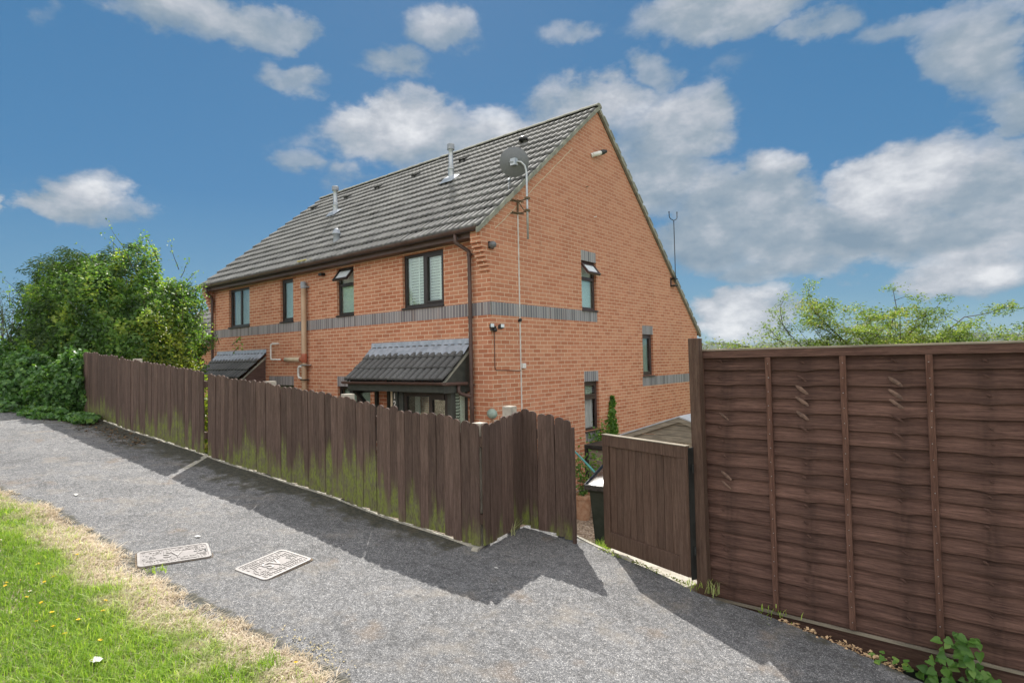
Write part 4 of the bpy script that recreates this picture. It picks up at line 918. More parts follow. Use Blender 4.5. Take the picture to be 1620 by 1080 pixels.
# door post with house number, diagonal brace, recessed door
mb = MB(); mb.box((-2.06, BY-.03, -.9), (-1.945, BY+.06, 1.36)); np_ = mb.build('number_post', M['dkgreen'], house, bevel=.004)
mb = MB(); mb.box((-2.20, BY+.03, -.9), (-2.15, BY+.06, 1.36)); mb.build('door_frame', M['cream'], house)
mb = MB(); mb.box((-2.75, -.02, -.9), (-2.66, .04, 1.95)); mb.box((-2.66, .06, -.9), (-2.08, .10, 1.9)); mb.build('door', M['black'], house)
mb = MB()
def strut(mb, a, b, s=.045):
    a = Vector(a); b = Vector(b); d = (b-a).normalized(); x = Vector((1, 0, 0)); n = d.cross(x).normalized()
    vs = []
    for p in (a, b):
        for i, j in ((-1, -1), (1, -1), (1, 1), (-1, 1)): vs.append(p+x*s*i+n*s*j)
    mb.add(vs, [(0, 1, 2, 3), (7, 6, 5, 4), (0, 4, 5, 1), (1, 5, 6, 2), (2, 6, 7, 3), (3, 7, 4, 0)])
strut(mb, (-3.10, -.58, 1.30), (-3.02, -.02, .62), .035); mb.build('canopy_brace', M['black'], can)
mb = MB(); mb.box((-3.15, -.60, 1.17), (-3.04, -.02, 1.235)); mb.box((-3.10, -.05, .2), (-3.02, -.001, 1.2)); mb.build('canopy_bearer', M['black'], can)
def text_obj(s, size, ext, mat, name, parent, M4, spacing=1.):
    cu_ = bpy.data.curves.new('t', 'FONT'); cu_.body = s; cu_.size = size; cu_.extrude = ext; cu_.align_x = 'CENTER'; cu_.align_y = 'CENTER'; cu_.space_line = spacing; cu_.offset = size*.012
    o = bpy.data.objects.new('t', cu_); me = bpy.data.meshes.new_from_object(o); bpy.data.objects.remove(o); bpy.data.curves.remove(cu_)
    me.materials.clear(); me.materials.append(mat); ob = bpy.data.objects.new(name, me); me.name = name; col.objects.link(ob); ob.parent = parent
    root = parent
    while root.parent is not None: root = root.parent
    ob.matrix_basis = Matrix.Translation(-root.location) @ M4; return ob
text_obj('1\n2', .15, .004, M['white'], 'house_number', np_, Matrix.Translation((-2.003, BY-.036, 1.06)) @ Matrix.Rotation(R(90), 4, 'X'), .95)
# ============================================================ fixtures on and around the house
def rotz(a): return Matrix.Rotation(a, 3, 'Z')
def dome(c, r_, ln, dirv, n=18):
    q = Vector(dirv).to_track_quat('Z', 'Y').to_matrix(); mb = MB(); pr = [(.001, 0), (r_, 0), (r_, ln*.35)]
    for k in range(1, 7): th = math.pi/2*k/6; pr.append((max(.001, r_*math.cos(th)), ln*.35+ln*.65*math.sin(th)))
    mb.lathe(c, pr, n, M3=q); return mb
t = thing('satellite_dish', 'dark mesh satellite dish on a cranked pole bracketed to the gable wall', 'satellite dish', (.1, .75, 4.5))
mb = MB(); mb.tube([(.25, .75, 3.875), (.25, .75, 4.5), (.25, .752, 5.02), (.248, .74, 5.10), (.235, .715, 5.18), (.20, .66, 5.235), (.12, .60, 5.25)], .019, 10); mb.build('mast', M['zinc'], t, smooth=True)
mb = MB()
for z in (4.60, 4.38):
    mb.tube([(.01, .62, z), (.02, .77, z), (.10, .80, z), (.25, .77, z)], .011, 6); mb.box((.22, .71, z-.02), (.285, .79, z+.02)); mb.tube([(.0, .58, z-.03), (.0, .96, z+.02)], .012, 6)
mb.tube([(.02, .77, 4.62), (.02, .77, 4.36)], .016, 6); mb.tube([(.02, .77, 4.6), (.16, .78, 4.40)], .009, 6); mb.build('bracket', M['rust'], t)
dn = Vector((-.62, .70, .26)).normalized(); dq = dn.to_track_quat('Z', 'Y').to_matrix(); dc = Vector((.10, .60, 5.245))
mb = MB(); prof = [(max(.001, .258*k/10), .065*(k/10)**2) for k in range(11)]; mb.lathe(dc, prof+[(.262, .066), (.262, .060)]+[(max(.001, .258*k/10), .065*(k/10)**2-.006) for k in range(10, -1, -1)], 40, M3=dq); mb.build('reflector', M['dish'], t, smooth=True)
mb = MB(); cy_ = dq @ Vector((0, 1, 0)); cx_ = dq @ Vector((1, 0, 0))
for s_ in (-1, 1):
    mb.tube([dc+cx_*.09*s_-dn*.012, dc-dn*.06+cx_*.05*s_, (.20, .66, 5.235)], .009, 6)
mb.box((dc.x-.05, dc.y-.06, dc.z-.07), (dc.x+.06, dc.y+.02, dc.z+.05)); mb.build('mount', M['zinc'], t)
mb = MB(); dnz = Vector((-.15, .05, -.27)); mb.tube([dc+dnz*.3+dn*.01, dc+dnz+dn*.06, dc+dnz*1.05+dn*.34], .009, 6); mb.tube([dc+dnz*1.05+dn*.30, dc+dnz*.95+dn*.36], .03, 10); mb.tube([dc+dnz*1.0+dn*.2, dc+dnz*1.3+dn*.05, dc+dnz*1.25-Vector((0, 0, .12))], .004, 5); mb.build('receiver_arm', M['zinc'], t)
t = thing('anemometer_mast', 'thin dark mast with two upturned cups fixed near the rear roof verge', 'weather mast', (.12, 7.4, 3.75))
mb = MB(); mb.tube([(.10, 7.30, 3.70), (.10, 7.31, 4.4), (.10, 7.30, 5.36)], .011, 8); mb.build('pole', M['black'], t)
mb = MB(); mb.tube([(.10, 7.02, 5.52), (.10, 7.03, 5.41), (.10, 7.10, 5.37), (.10, 7.30, 5.36), (.10, 7.46, 5.42), (.10, 7.52, 5.48), (.10, 7.52, 5.60)], .011, 6)
for q in ((.10, 7.02, 5.52), (.10, 7.52, 5.60)): mb.lathe(q, [(.001, 0), (.016, 0), (.016, .03), (.001, .03)], 8)
mb.build('arms', M['black'], t)
mb = MB(); mb.box((.0, 7.20, 3.80), (.12, 7.42, 3.825)); mb.box((.0, 7.20, 3.62), (.12, 7.42, 3.645)); mb.box((.0, 7.19, 3.60), (.015, 7.24, 3.84)); mb.build('bracket', M['black'], t)
t = thing('security_camera', 'small white bullet camera with black hood high on the gable', 'camera', (.05, 3.4, 6.15))
mb = MB(); mb.tube([(.0, 3.36, 6.10), (.03, 3.40, 6.12)], .05, 12); mb.tube([(.03, 3.37, 6.11), (.10, 3.60, 6.20)], .048, 14); mb.build('body', M['white'], t)
mb = MB(); mb.tube([(.10, 3.59, 6.197), (.125, 3.68, 6.235)], .056, 14); mb.tube([(.125, 3.68, 6.235), (.14, 3.75, 6.262)], .04, 12); mb.build('hood', M['black'], t)
t = thing('wall_light', 'round grey domed light below the eaves corner of the gable', 'light', (.0, .03, 3.70))
dome((.005, .03, 3.70), .062, .13, (1, -.2, .0)).build('dome', M['dish'], t, smooth=True)
mb = MB(); mb.box((-.0, -.03, 3.64), (.02, .09, 3.76)); mb.build('backplate', M['black'], t)
t = thing('twin_floodlight', 'black twin-headed security floodlight at the corner below the grey brick band', 'floodlight', (.02, .03, 2.29))
mb = MB(); mb.box((.0, -.02, 2.25), (.05, .08, 2.33)); mb.lathe((.07, .03, 2.255), [(.001, -.03), (.03, -.02), (.035, 0), (.03, .03), (.001, .04)], 12); mb.build('sensor_body', M['black'], t, bevel=.004)
for s_ in (-1, 1):
    mb = MB(); mb.box((-.012, -.065, -.035), (.03, .045, .035), lambda x, y, z, s_=s_: (.10+x, .03+s_*.115+y*.9+x*s_*.5, 2.315+z+x*.5)); h_ = mb.build('lamp_head', M['black'], t, bevel=.004)
    mb = MB(); mb.box((.031, -.055, -.028), (.034, .038, .028), lambda x, y, z, s_=s_: (.10+x, .03+s_*.115+y*.9+x*s_*.5, 2.315+z+x*.5)); mb.build('lens', M['frost'], h_)
t = thing('dome_lamp', 'pale green globe lamp on the wall corner just above the picket fence', 'light', (.03, -.03, .82))
dome((.0, -.02, .87), .085, .16, (.8, -.6, -.15)).build('shade', plain('pale_green_glass', (.28, .36, .31), (.22, .29, .25), 10, .3), t, smooth=True)
mb = MB(); mb.tube([(.0, -.02, .75), (.03, -.05, .72), (.08, -.08, .72)], .02, 8); mb.build('arm', M['clay'], t)
t = thing('cable_conduit', 'white vertical cable conduit running down the gable from the dish bracket', 'conduit', (.01, .77, 2))
mb = MB(); mb.box((.0, .772, -.5), (.014, .79, 4.36)); mb.build('trunking', M['white'], t)
mb = MB(); mb.box((.0, .735, 2.43), (.03, .80, 2.47)); mb.lathe((.03, .765, 2.46), [(.001, -.03), (.03, -.01), (.03, .02), (.001, .03)], 10); mb.build('sensor', M['black'], t)
tag(MB().tube([(.012, .075, 2.24), (.012, .075, 1.64), (.012, .085, 1.60), (.012, .12, 1.585), (.012, .40, 1.575), (.012, .70, 1.56), (.012, .775, 1.562)], .006, 6).build('power_cable', M['brown'], loc=(.01, .1, 1.9)), 'thin brown cable looping from the floodlight across to the white conduit', 'cable')
tag(MB().box((.0, .80, 1.60), (.05, .885, 1.69)).build('junction_box', M['white'], loc=(.02, .84, 1.65), bevel=.006), 'small white square junction box beside the conduit', 'junction box')
tag(MB().box((-4.98, -.11, 3.70), (-4.86, -.0, 3.76)).build('security_sensor', M['black'], loc=(-4.92, -.05, 3.73), bevel=.01), 'small dark sensor under the eaves left of the open bathroom window', 'sensor')
# neighbouring low house beyond the left end
t = thing('neighbour_house', 'low brick building with grey roof glimpsed left of the house', 'building', (-14, 3, -.9))
mb = MB(); mb.box((-16.4, .9, -1), (-11.3, 4.6, 2.6)); mb.build('wall', M['brick'], t)
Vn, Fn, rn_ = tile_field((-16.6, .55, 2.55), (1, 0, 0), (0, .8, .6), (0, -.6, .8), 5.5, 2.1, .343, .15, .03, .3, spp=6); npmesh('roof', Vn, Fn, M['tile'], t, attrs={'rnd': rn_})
mb = MB(); mb.box((-16.6, .52, 2.42), (-11.1, .56, 2.58)); mb.build('fascia', M['brown'], t)
mb = MB(); mb.add([(-16.5, .6, 2.5), (-11.15, .6, 2.5), (-11.15, 2.2, 3.72), (-16.5, 2.2, 3.72), (-11.15, 3.9, 2.5), (-16.5, 3.9, 2.5)], [(0, 1, 2, 3), (3, 2, 4, 5), (0, 3, 5), (1, 4, 2)]); mb.build('rear_roof', M['felt'], t)

# behind the gate -----------------------------------------------------
t = thing('wheelie_bin', 'dark wheelie bin with a glossy black lid standing behind the garden gate', 'bin', (3.35, -1.6, -.5))
bf = lambda x, y, z: (3.30+x*1+y*(-.21), -1.62+y*.98+x*.12, z-.55)
mb = MB(); vs = []
for z, w_, d_ in ((.05, .22, .24), (.86, .27, .31), (.90, .285, .33), (.93, .285, .33)):
    vs += [bf(-w_, -d_, z), bf(w_, -d_, z), bf(w_, d_, z+(.06 if z > .5 else 0)), bf(-w_, d_, z+(.06 if z > .5 else 0))]
mb.add(vs, [(3, 2, 1, 0)]+[(4*k+i, 4*k+(i+1) % 4, 4*k+4+(i+1) % 4, 4*k+4+i) for k in range(3) for i in range(4)]+[(12, 13, 14, 15)]); mb.build('body', M['bingreen'], t, bevel=.012)
mb = MB(); vs = []; nu_, nv_ = 9, 9
for j in range(nv_):
    for i_ in range(nu_):
        a, b = i_/(nu_-1)*2-1, j/(nv_-1)*2-1; hh = .06*(1-abs(a)**3)*(1-abs(b)**4)+.13*(b+1)/2
        hh += -.022*(math.exp(-((abs(a)-.5)/.12)**2))*(1-b*b)
        vs.append(bf(a*.30, b*.36-.01, .935+hh))
fs = [(j*nu_+i_, j*nu_+i_+1, (j+1)*nu_+i_+1, (j+1)*nu_+i_) for j in range(nv_-1) for i_ in range(nu_-1)]
mb.add(vs, fs); lid = mb.build('lid', M['rubber'], t, smooth=True)
mb = MB()
for a0_, b0_, a1_, b1_, h0, h1 in ((-.305, -.375, .305, -.355, .90, .955), (-.31, -.37, -.292, .36, .90, .96), (.292, -.37, .31, .36, .90, .96)):
    vs = []
    for zz in (h0, h1):
        for a, b in ((a0_, b0_), (a1_, b0_), (a1_, b1_), (a0_, b1_)): vs.append(bf(a, b, zz+.13*(b+.36)/.72))
    mb.add(vs, [(3, 2, 1, 0), (4, 5, 6, 7), (0, 1, 5, 4), (1, 2, 6, 5), (2, 3, 7, 6), (3, 0, 4, 7)])
mb.build('lid_rim', M['rubber'], lid, bevel=.006)
mb = MB(); mb.tube([bf(-.25, .42, 1.0), bf(.25, .42, 1.0)], .018, 10); mb.build('handle', M['rubber'], t)
for s_ in (-.27, .27): mb = MB(); mb.tube([bf(s_-.03, .28, .11), bf(s_+.03, .28, .11)], .11, 20); mb.build('wheel', M['black'], t)
tag(MB().tube([(3.12, -1.62, .33), (2.08, -.59, .43), (1.0, .49, .50), (.02, 1.46, .56)], .013, 8).build('prop_pole', M['rod'], loc=(2, -.5, .4)), 'long teal pole leaning between the bin lid and the house wall', 'pole')
t = thing('compost_box', 'grey timber slatted box with a black rim behind the gate', 'planter', (1.3, 1.9, -.9))
mb = MB()
for q in range(6): mb.box((.83, 1.62+random.uniform(-.004, .004), -.85+q*.165), (1.85, 2.3, -.69+q*.165-.008))
mb.build('slats', M['greywood'], t, bevel=.004)
mb = MB(); mb.box((.79, 1.57, .137), (1.88, 2.34, .215)); mb.build('rim', M['black'], t, bevel=.01)
mb = MB(); mb.box((.795, 1.575, -.88), (.85, 1.618, .136)); mb.box((1.80, 1.575, -.88), (1.86, 1.618, .136)); mb.build('corner_post', M['black'], t)
def pot(x, y, z, r_, h, label):
    t = thing('plant_pot', label, 'plant pot', (x, y, z), 'plant pots behind the gate')
    mb = MB(); mb.lathe((x, y, z), [(.001, 0), (r_*.72, 0), (r_*.93, h*.84), (r_*1.05, h*.85), (r_*1.06, h), (r_*.96, h), (r_*.9, h*.9), (.001, h*.88)], 26); mb.build('pot', M['clay'], t, smooth=False)
    return t
# foliage -------------------------------------------------------------
def unit(n): v = rng.normal(0, 1, (n, 3)); return v/np.linalg.norm(v, axis=1)[:, None]
def leaves(name, P, size, mat, parent=None, loc=None, up=.5, rnd=None, asp=.30, out=None):
    n = len(P); size = np.broadcast_to(size, (n,))*rng.uniform(.65, 1.3, n)
    nrm = unit(n)+np.array([0, 0, up]); 
    if out is not None: nrm = nrm+out*.8
    nrm /= np.linalg.norm(nrm, axis=1)[:, None]; t1 = np.cross(nrm, unit(n)); t1 /= np.linalg.norm(t1, axis=1)[:, None]; t2 = np.cross(nrm, t1)
    s = size[:, None]; base = P-t1*s*.5; tip = P+t1*s*.5-nrm*s*.10
    L = P-t2*s*asp+nrm*s*.10-t1*s*.06; Rr = P+t2*s*asp+nrm*s*.10-t1*s*.06
    V = np.stack([base, L, tip, Rr], 1).reshape(-1, 3); k = np.arange(n)[:, None]*4
    F = np.concatenate([k+np.array([0, 2, 1]), k+np.array([0, 3, 2])])
    r_ = rng.normal(.45, .22, n) if rnd is None else rnd
    return npmesh(name, V, F, mat, parent, loc, attrs={'rnd': np.repeat(np.clip(r_, 0, 1), 4)})
def lump(n, c, rad, k1=2.2, a1=.22, a2=.10, depth=.22, seed=0., zmin=None, flat=0):
    u = unit(n); d = np.array([mnoise.noise(Vector(q*k1)+Vector((seed, 0, 0)))*a1*2+mnoise.noise(Vector(q*k1*3.1)+Vector((0, seed, 0)))*a2*2 for q in u])
    f = (1+d)*(1-np.abs(rng.exponential(depth*.5, n))); P = np.array(c)+u*np.array(rad)*f[:, None]
    cl = np.array([mnoise.noise(Vector(q*k1*2.6)+Vector((seed, 5, 0))) for q in u])
    if zmin is not None: ok = P[:, 2] > zmin(P[:, 0], P[:, 1]); P, u, cl = P[ok], u[ok], cl[ok]
    return P, u, cl
def gz0(x, y): return terr(x, y)
def stems(name, paths, mat, parent):
    mb = MB()
    for pts, r0 in paths: mb.tube(pts, [r0*(1-.75*i/(len(pts)-1)) for i in range(len(pts))], 5)
    return mb.build(name, mat, parent)
# big shrub: conifer overgrown with ivy and bramble
t = thing('overgrown_conifer', 'large rounded conifer overgrown with ivy and bramble behind the left end of the picket fence', 'tree', (-8.2, -2.8, .6))
Ps = []; Us = []; Cs = []
for c, rad, n, sd_ in (((-8.0, -3.1, 2.25), (1.62, 1.6, 1.95), 34000, 1.), ((-9.4, -4.0, 1.5), (1.15, 1.0, .95), 9000, 4.), ((-7.95, -3.0, 2.0), (1.5, 1.35, 1.75), 13000, 14.), ((-7.45, -3.05, 1.5), (1.15, 1.0, 1.4), 15000, 7.)):
    P_, u_, cl_ = lump(int(n*1.5), c, rad, seed=sd_, zmin=gz0, a1=.19); Ps.append(P_); Us.append(u_); Cs.append(cl_)
P_ = np.concatenate(Ps); u_ = np.concatenate(Us); cl_ = np.concatenate(Cs)
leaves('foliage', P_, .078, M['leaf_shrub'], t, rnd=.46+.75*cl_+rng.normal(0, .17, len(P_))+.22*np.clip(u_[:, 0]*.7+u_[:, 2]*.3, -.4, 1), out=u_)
# darker conifer sprays: needle tufts
P2, u2, cl2 = lump(16000, (-8.3, -3.2, 2.55), (1.62, 1.62, 1.72), seed=1.3, zmin=gz0, depth=.12)
ok = (np.array([mnoise.noise(Vector(q*1.7)) for q in u2]) > -.02); P2, u2 = P2[ok], u2[ok]
tuft = np.repeat(P2, 4, 0)+rng.normal(0, .03, (len(P2)*4, 3)); leaves('conifer_sprays', tuft, .085, M['leaf_conifer'], t, rnd=rng.normal(.45, .25, len(tuft)), asp=.07, up=.9, out=np.repeat(u2, 4, 0))
paths = []; LP = []
for q in range(60):
    u = unit(1)[0]; u[2] = abs(u[2])*.9+.1; u /= np.linalg.norm(u)
    c, rad = random.choice((((-8.1, -3.0, 2.35), (1.7, 1.7, 1.95)), ((-7.6, -2.6, 3.3), (1.0, 1.0, .95)), ((-6.7, -2.3, 1.7), (1.3, 1.2, 1.3)), ((-9.8, -4.0, 2.2), (1.2, 1.1, 1.2))))
    p = np.array(c)+u*np.array(rad)*.9; d = u*.7+np.array([0, 0, .9])+rng.normal(0, .25, 3); L_ = random.uniform(.2, .6); pts = []
    for s_ in range(6): pts.append(tuple(p)); p = p+d*L_/6; d = d+rng.normal(0, .2, 3)+np.array([0, 0, -.18]); LP += [p+rng.normal(0, .035, 3) for _ in range(3)]
    paths.append((pts, .008))
for s_ in range(5): paths.append(([(-8.1+s_*.2, -3+s_*.1, -.8), (-8.0+s_*.15, -3.0, 1.2), (-8.2+s_*.3, -3.1+s_*.1, 3.2)], .07))
stems('branches', paths, M['bark'], t); leaves('shoot_leaves', np.array(LP), .055, M['leaf_shrub'], t, rnd=rng.normal(.7, .2, len(LP)))
# sparse shrub at far left with dark leaf sprays against the sky
t = thing('sparse_shrub', 'sparse shrub with dark leaf sprays against the sky at the far left edge', 'shrub', (-9.6, -4.7, 1.2))
paths = []; LP = []
for q in range(26):
    p = np.array([-9.6+random.uniform(-.7, .5), -4.6+random.uniform(-.3, .3), 1.8]); d = np.array([rng.normal(0, .35), rng.normal(0, .2), 1.]); L_ = random.uniform(.6, 2.1); pts = []
    for s_ in range(9): pts.append(tuple(p)); p = p+d*L_/9; d = d+rng.normal(0, .16, 3)
    for _ in range(46): LP.append(np.array(pts[-1])+rng.normal(0, 1, 3)*np.array([.16, .16, .11]))
    paths.append((pts, .014))
stems('branches', paths, M['bark'], t); leaves('foliage', np.array(LP), .055, M['leaf_conifer'], t, rnd=rng.normal(.4, .25, len(LP)), asp=.22)
t = thing('golden_shrub', 'low yellow-green shrub at the left edge behind the ivy', 'shrub', (-9.0, -5.4, 1.2))
P_, u_, cl_ = lump(9000, (-9.0, -5.45, 1.75), (1.1, .7, .62), seed=12., zmin=gz0); leaves('foliage', P_, .055, M['leaf_yellow'], t, out=u_); stems('stems', [([(-9, -5.4, 1.), (-9.1, -5.4, 1.9)], .03)], M['bark'], t)
t = thing('bright_shrub', 'yellow-green climbing foliage catching the sun between the conifer and the house', 'shrub', (-6.6, -1.9, -.5))
P_, u_, cl_ = lump(13000, (-6.75, -2.75, 1.40), (.75, .62, 1.30), seed=22., zmin=gz0); leaves('foliage', P_, .055, M['leaf_yellow'], t, out=u_, rnd=rng.normal(.5, .25, len(P_))); stems('stems', [([(-6.4, -2.2, -.8), (-6.4, -2.2, 1.6)], .03)], M['bark'], t)
t = thing('ivy_bank', 'thick bank of ivy and bramble covering the ground where the picket fence begins', 'ivy', (-6.2, -4.9, 1.1))
Ps = []; Us = []; Cs = []
for c, rad, n, sd_ in (((-5.6, -4.62, 1.30), (.72, .38, .60), 10000, 31.), ((-6.7, -4.75, 1.42), (.95, .50, .62), 12000, 33.), ((-8.0, -5.0, 1.55), (1.1, .55, .62), 12000, 35.), ((-5.08, -4.50, 1.42), (.34, .26, .60), 5000, 38.), ((-9.8, -5.3, 1.6), (1.4, .6, .6), 6000, 39.), ((-5.25, -4.85, 1.02), (.75, .34, .14), 4500, 41.), ((-4.35, -4.66, .99), (.55, .20, .075), 2400, 42.), ((-6.6, -5.15, 1.12), (1.0, .36, .16), 4500, 43.)):
    P_, u_, cl_ = lump(n, c, rad, seed=sd_, zmin=lambda x, y: g(x)+.004, depth=.15, k1=3); Ps.append(P_); Us.append(u_); Cs.append(cl_)
P_ = np.concatenate(Ps); u_ = np.concatenate(Us); cl_ = np.concatenate(Cs)
leaves('foliage', P_, .068, M['leaf_ivy'], t, rnd=.42+.45*cl_+rng.normal(0, .2, len(P_)), out=u_, asp=.40)
stems('stems', [([(-5.6-q*.3, -4.7, 1.0+q*.03), (-5.7-q*.3, -4.75, 1.3), (-5.5-q*.3, -4.8, 1.7)], .014) for q in range(9)], M['bark'], t)
# leaves glimpsed through the joint between the fence sections
t = thing('garden_shrub', 'sunlit green foliage glimpsed through the joint between the two picket fence sections', 'shrub', (-2.4, -3.5, .1))
P_, u_, cl_ = lump(6000, (-2.45, -3.52, .55), (.7, .36, .85), seed=52., zmin=gz0); leaves('foliage', P_, .07, M['leaf_yellow'], t, out=u_); stems('stems', [([(-2.4, -3.5, .1), (-2.4, -3.5, .9)], .02)], M['bark'], t)
# spreading tree beyond the lap fence
t = thing('spreading_tree', 'wide spreading tree with light yellow-green leaves showing above the lap fence', 'tree', (5.0, 8.4, -1.2))
paths = []; LP = []
def limb(p, d, L_, r_, depth, leafy=1.):
    p = np.array(p, float); d = np.array(d, float); pts = [tuple(p)]; n_ = 7
    for s_ in range(n_):
        d = d/np.linalg.norm(d); p = p+d*L_/n_; d = d+rng.normal(0, .13, 3)*np.array([1, 1, .6])+np.array([0, 0, -.03]); pts.append(tuple(p))
        if depth > 0 and s_ > 0 and random.random() < .75:
            dd_ = d+rng.normal(0, .7, 3)*np.array([1, 1, .35]); limb(p, dd_, L_*random.uniform(.35, .6), r_*.55, depth-1)
        if depth <= 1:
            for _ in range(7 if depth == 0 else 4): LP.append(p+rng.normal(0, 1, 3)*np.array([.10, .10, .045]))
    for _ in range(16): LP.append(p+rng.normal(0, 1, 3)*np.array([.15, .15, .06]))
    paths.append((pts, r_))
T0 = np.array([4.9, 8.2, .0])
for tx, ty, tz in ((3.2, 6.9, 2.35), (4.3, 7.6, 2.35), (5.2, 8.4, 2.3), (6.6, 9.6, 2.1)) and ((2.9, 6.5, 2.0), (3.2, 6.9, 2.55), (3.5, 7.1, 2.65), (3.9, 7.3, 2.6), (4.3, 7.6, 2.65), (3.6, 6.5, 2.2), (4.9, 7.6, 2.35), (5.2, 8.4, 2.5), (4.2, 6.9, 2.3), (5.5, 8.5, 2.2), (6.0, 9.0, 2.15), (6.6, 9.6, 2.15), (5.9, 8.2, 2.0), (6.9, 9.0, 2.0), (7.2, 10.0, 2.1), (5.1, 7.2, 2.1), (6.4, 8.4, 1.9), (3.1, 7.4, 2.3), (7.6, 10.5, 2.1), (4.5, 9.2, 2.5), (3.6, 8.4, 2.5), (6.0, 10.2, 2.3)):
    d_ = np.array([tx, ty, tz])-T0; d_[2] -= .25; limb(T0, d_, np.linalg.norm(d_)*.80, .035, 2)
# distinct shoots
shoots = [([(4.72, 7.98, 1.6), (4.78, 8.0, 2.3), (4.90, 8.05, 2.75), (4.85, 8.03, 3.16)], .018), ([(4.85, 8.04, 2.7), (5.1, 8.2, 2.72), (5.3, 8.4, 2.74)], .008), ([(4.86, 8.04, 2.9), (5.05, 8.2, 2.98), (5.25, 8.35, 2.95)], .007), ([(4.7, 8.0, 2.6), (4.5, 7.9, 2.72)], .007), ([(5.1, 8.3, 2.4), (5.5, 8.6, 2.6), (5.7, 8.72, 2.92)], .008), ([(5.7, 8.9, 2.0), (5.8, 8.9, 2.25), (6.05, 9.05, 2.50), (6.4, 9.35, 2.56), (6.85, 9.7, 2.72)], .016), ([(5.95, 9.0, 2.40), (5.75, 8.85, 2.55), (5.62, 8.75, 2.62)], .008), ([(6.1, 9.1, 2.5), (6.3, 9.3, 2.40)], .006)]
for pts, r_ in shoots:
    paths.append((pts, r_)); e_ = np.array(pts[-1])
    for _ in range(30): LP.append(e_+rng.normal(0, 1, 3)*np.array([.11, .11, .05]))
for c_, n_ in (((6.6, 9.5, 2.62), 70), ((6.8, 9.65, 2.70), 60), ((5.0, 8.15, 2.68), 60), ((5.2, 8.3, 2.62), 45), ((5.7, 8.8, 2.60), 40), ((4.6, 7.9, 2.55), 60)):
    for _ in range(n_): LP.append(np.array(c_)+rng.normal(0, 1, 3)*np.array([.16, .16, .05]))
ENV = [(2.70, 6.35, 2.15), (3.0, 6.55, 2.62), (3.25, 6.75, 2.88), (3.6, 7.04, 2.92), (4.1, 7.45, 2.86), (4.45, 7.7, 2.70), (4.72, 7.98, 2.66), (5.1, 8.28, 2.68), (5.45, 8.55, 2.52), (5.8, 8.85, 2.40), (6.4, 9.35, 2.32), (7.6, 10.3, 2.26), (8.6, 11.1, 2.3)]
ex_ = np.array(ENV)
for q in range(135):
    x = random.uniform(3.3, 8.4); zt_ = np.interp(x, ex_[:, 0], ex_[:, 2])+random.gauss(0, .05); y = np.interp(x, ex_[:, 0], ex_[:, 1]); dpt = random.uniform(-.9, .9)
    c_ = np.array([x-.634*dpt, y+.773*dpt, zt_-.06-abs(random.gauss(0, .33))-.05*abs(dpt)])
    if random.random() < .25: c_[2] = zt_-.05
    for _ in range(24): LP.append(c_+rng.normal(0, 1, 3)*np.array([.10, .10, .035]))
    mid = (c_+T0)/2+np.array([0, 0, -.25+random.uniform(-.1, .2)])
    if q % 3 == 0: paths.append(([tuple(T0+np.array([0, 0, .3])), tuple(mid), tuple(c_*.8+mid*.2+np.array([0, 0, -.02])), tuple(c_)], .012))
for _ in range(3): paths.append(([(4.9, 8.2, -1.4), (4.88, 8.22, -.6), (4.9, 8.2, .25)], .11))
stems('branches', paths, M['bark'], t); LP = np.array(LP); 
LPx = np.repeat(LP, 3, 0)+rng.normal(0, .035, (len(LP)*3, 3)); cl_ = np.array([mnoise.noise(Vector(q*1.9)) for q in LPx])
leaves('crown', LPx, .062, M['leaf_tree'], t, rnd=.45+.5*cl_+rng.normal(0, .2, len(LPx)), asp=.2, up=1.2)
# ivy up the gable wall, tangle at its foot
t = thing('wall_ivy', 'narrow column of ivy climbing the gable wall beside the lower window', 'ivy', (.05, 3.93, -.6))
n_ = 1500; zz = rng.uniform(-.6, .92, n_); P_ = np.stack([rng.uniform(.01, .07, n_), 3.92+(rng.normal(0, .075, n_)+.04*np.sin(zz*9))*(1.05-np.clip((zz-.4)/.8, 0, .7)), zz], 1)
P3 = np.stack([rng.uniform(.02, .14, 900), rng.normal(3.45, .32, 900), rng.normal(-.12, .22, 900)], 1); P_ = np.concatenate([P_, P3])
leaves('foliage', P_, .065, M['leaf_bright'], t, asp=.38, up=.3); stems('stems', [([(.03, 3.9, -.9), (.02, 3.95, 0), (.02, 3.92, .9)], .01), ([(.03, 3.2, -.9), (.05, 3.4, -.1), (.05, 3.8, .1)], .008)], M['bark'], t)
for (x, y, r_, h, lb) in ((1.20, .85, .155, .42, 'terracotta plant pot nearest the picket fence end, with a cane in it'), (1.40, 1.20, .15, .38, 'terracotta plant pot beside the slatted box')):
    zt_ = float(terr(x, y))-.02; p = pot(x, y, zt_, r_, h, lb)
    paths = []; LP = []
    for q in range(9):
        a = random.uniform(0, 6.28); pts = [(x, y, zt_+h*.8)]
        for s_ in range(6): pts.append((x+.05*s_*math.cos(a)*random.uniform(.3, 1.1), y+.05*s_*math.sin(a), zt_+h*.8+.14*s_)); LP += [np.array(pts[-1])+rng.normal(0, .05, 3) for _ in range(5)]
        paths.append((pts, .006))
    stems('stems', paths, M['bark'], p); leaves('foliage', np.array(LP), .07, M['leaf_bright'], p)
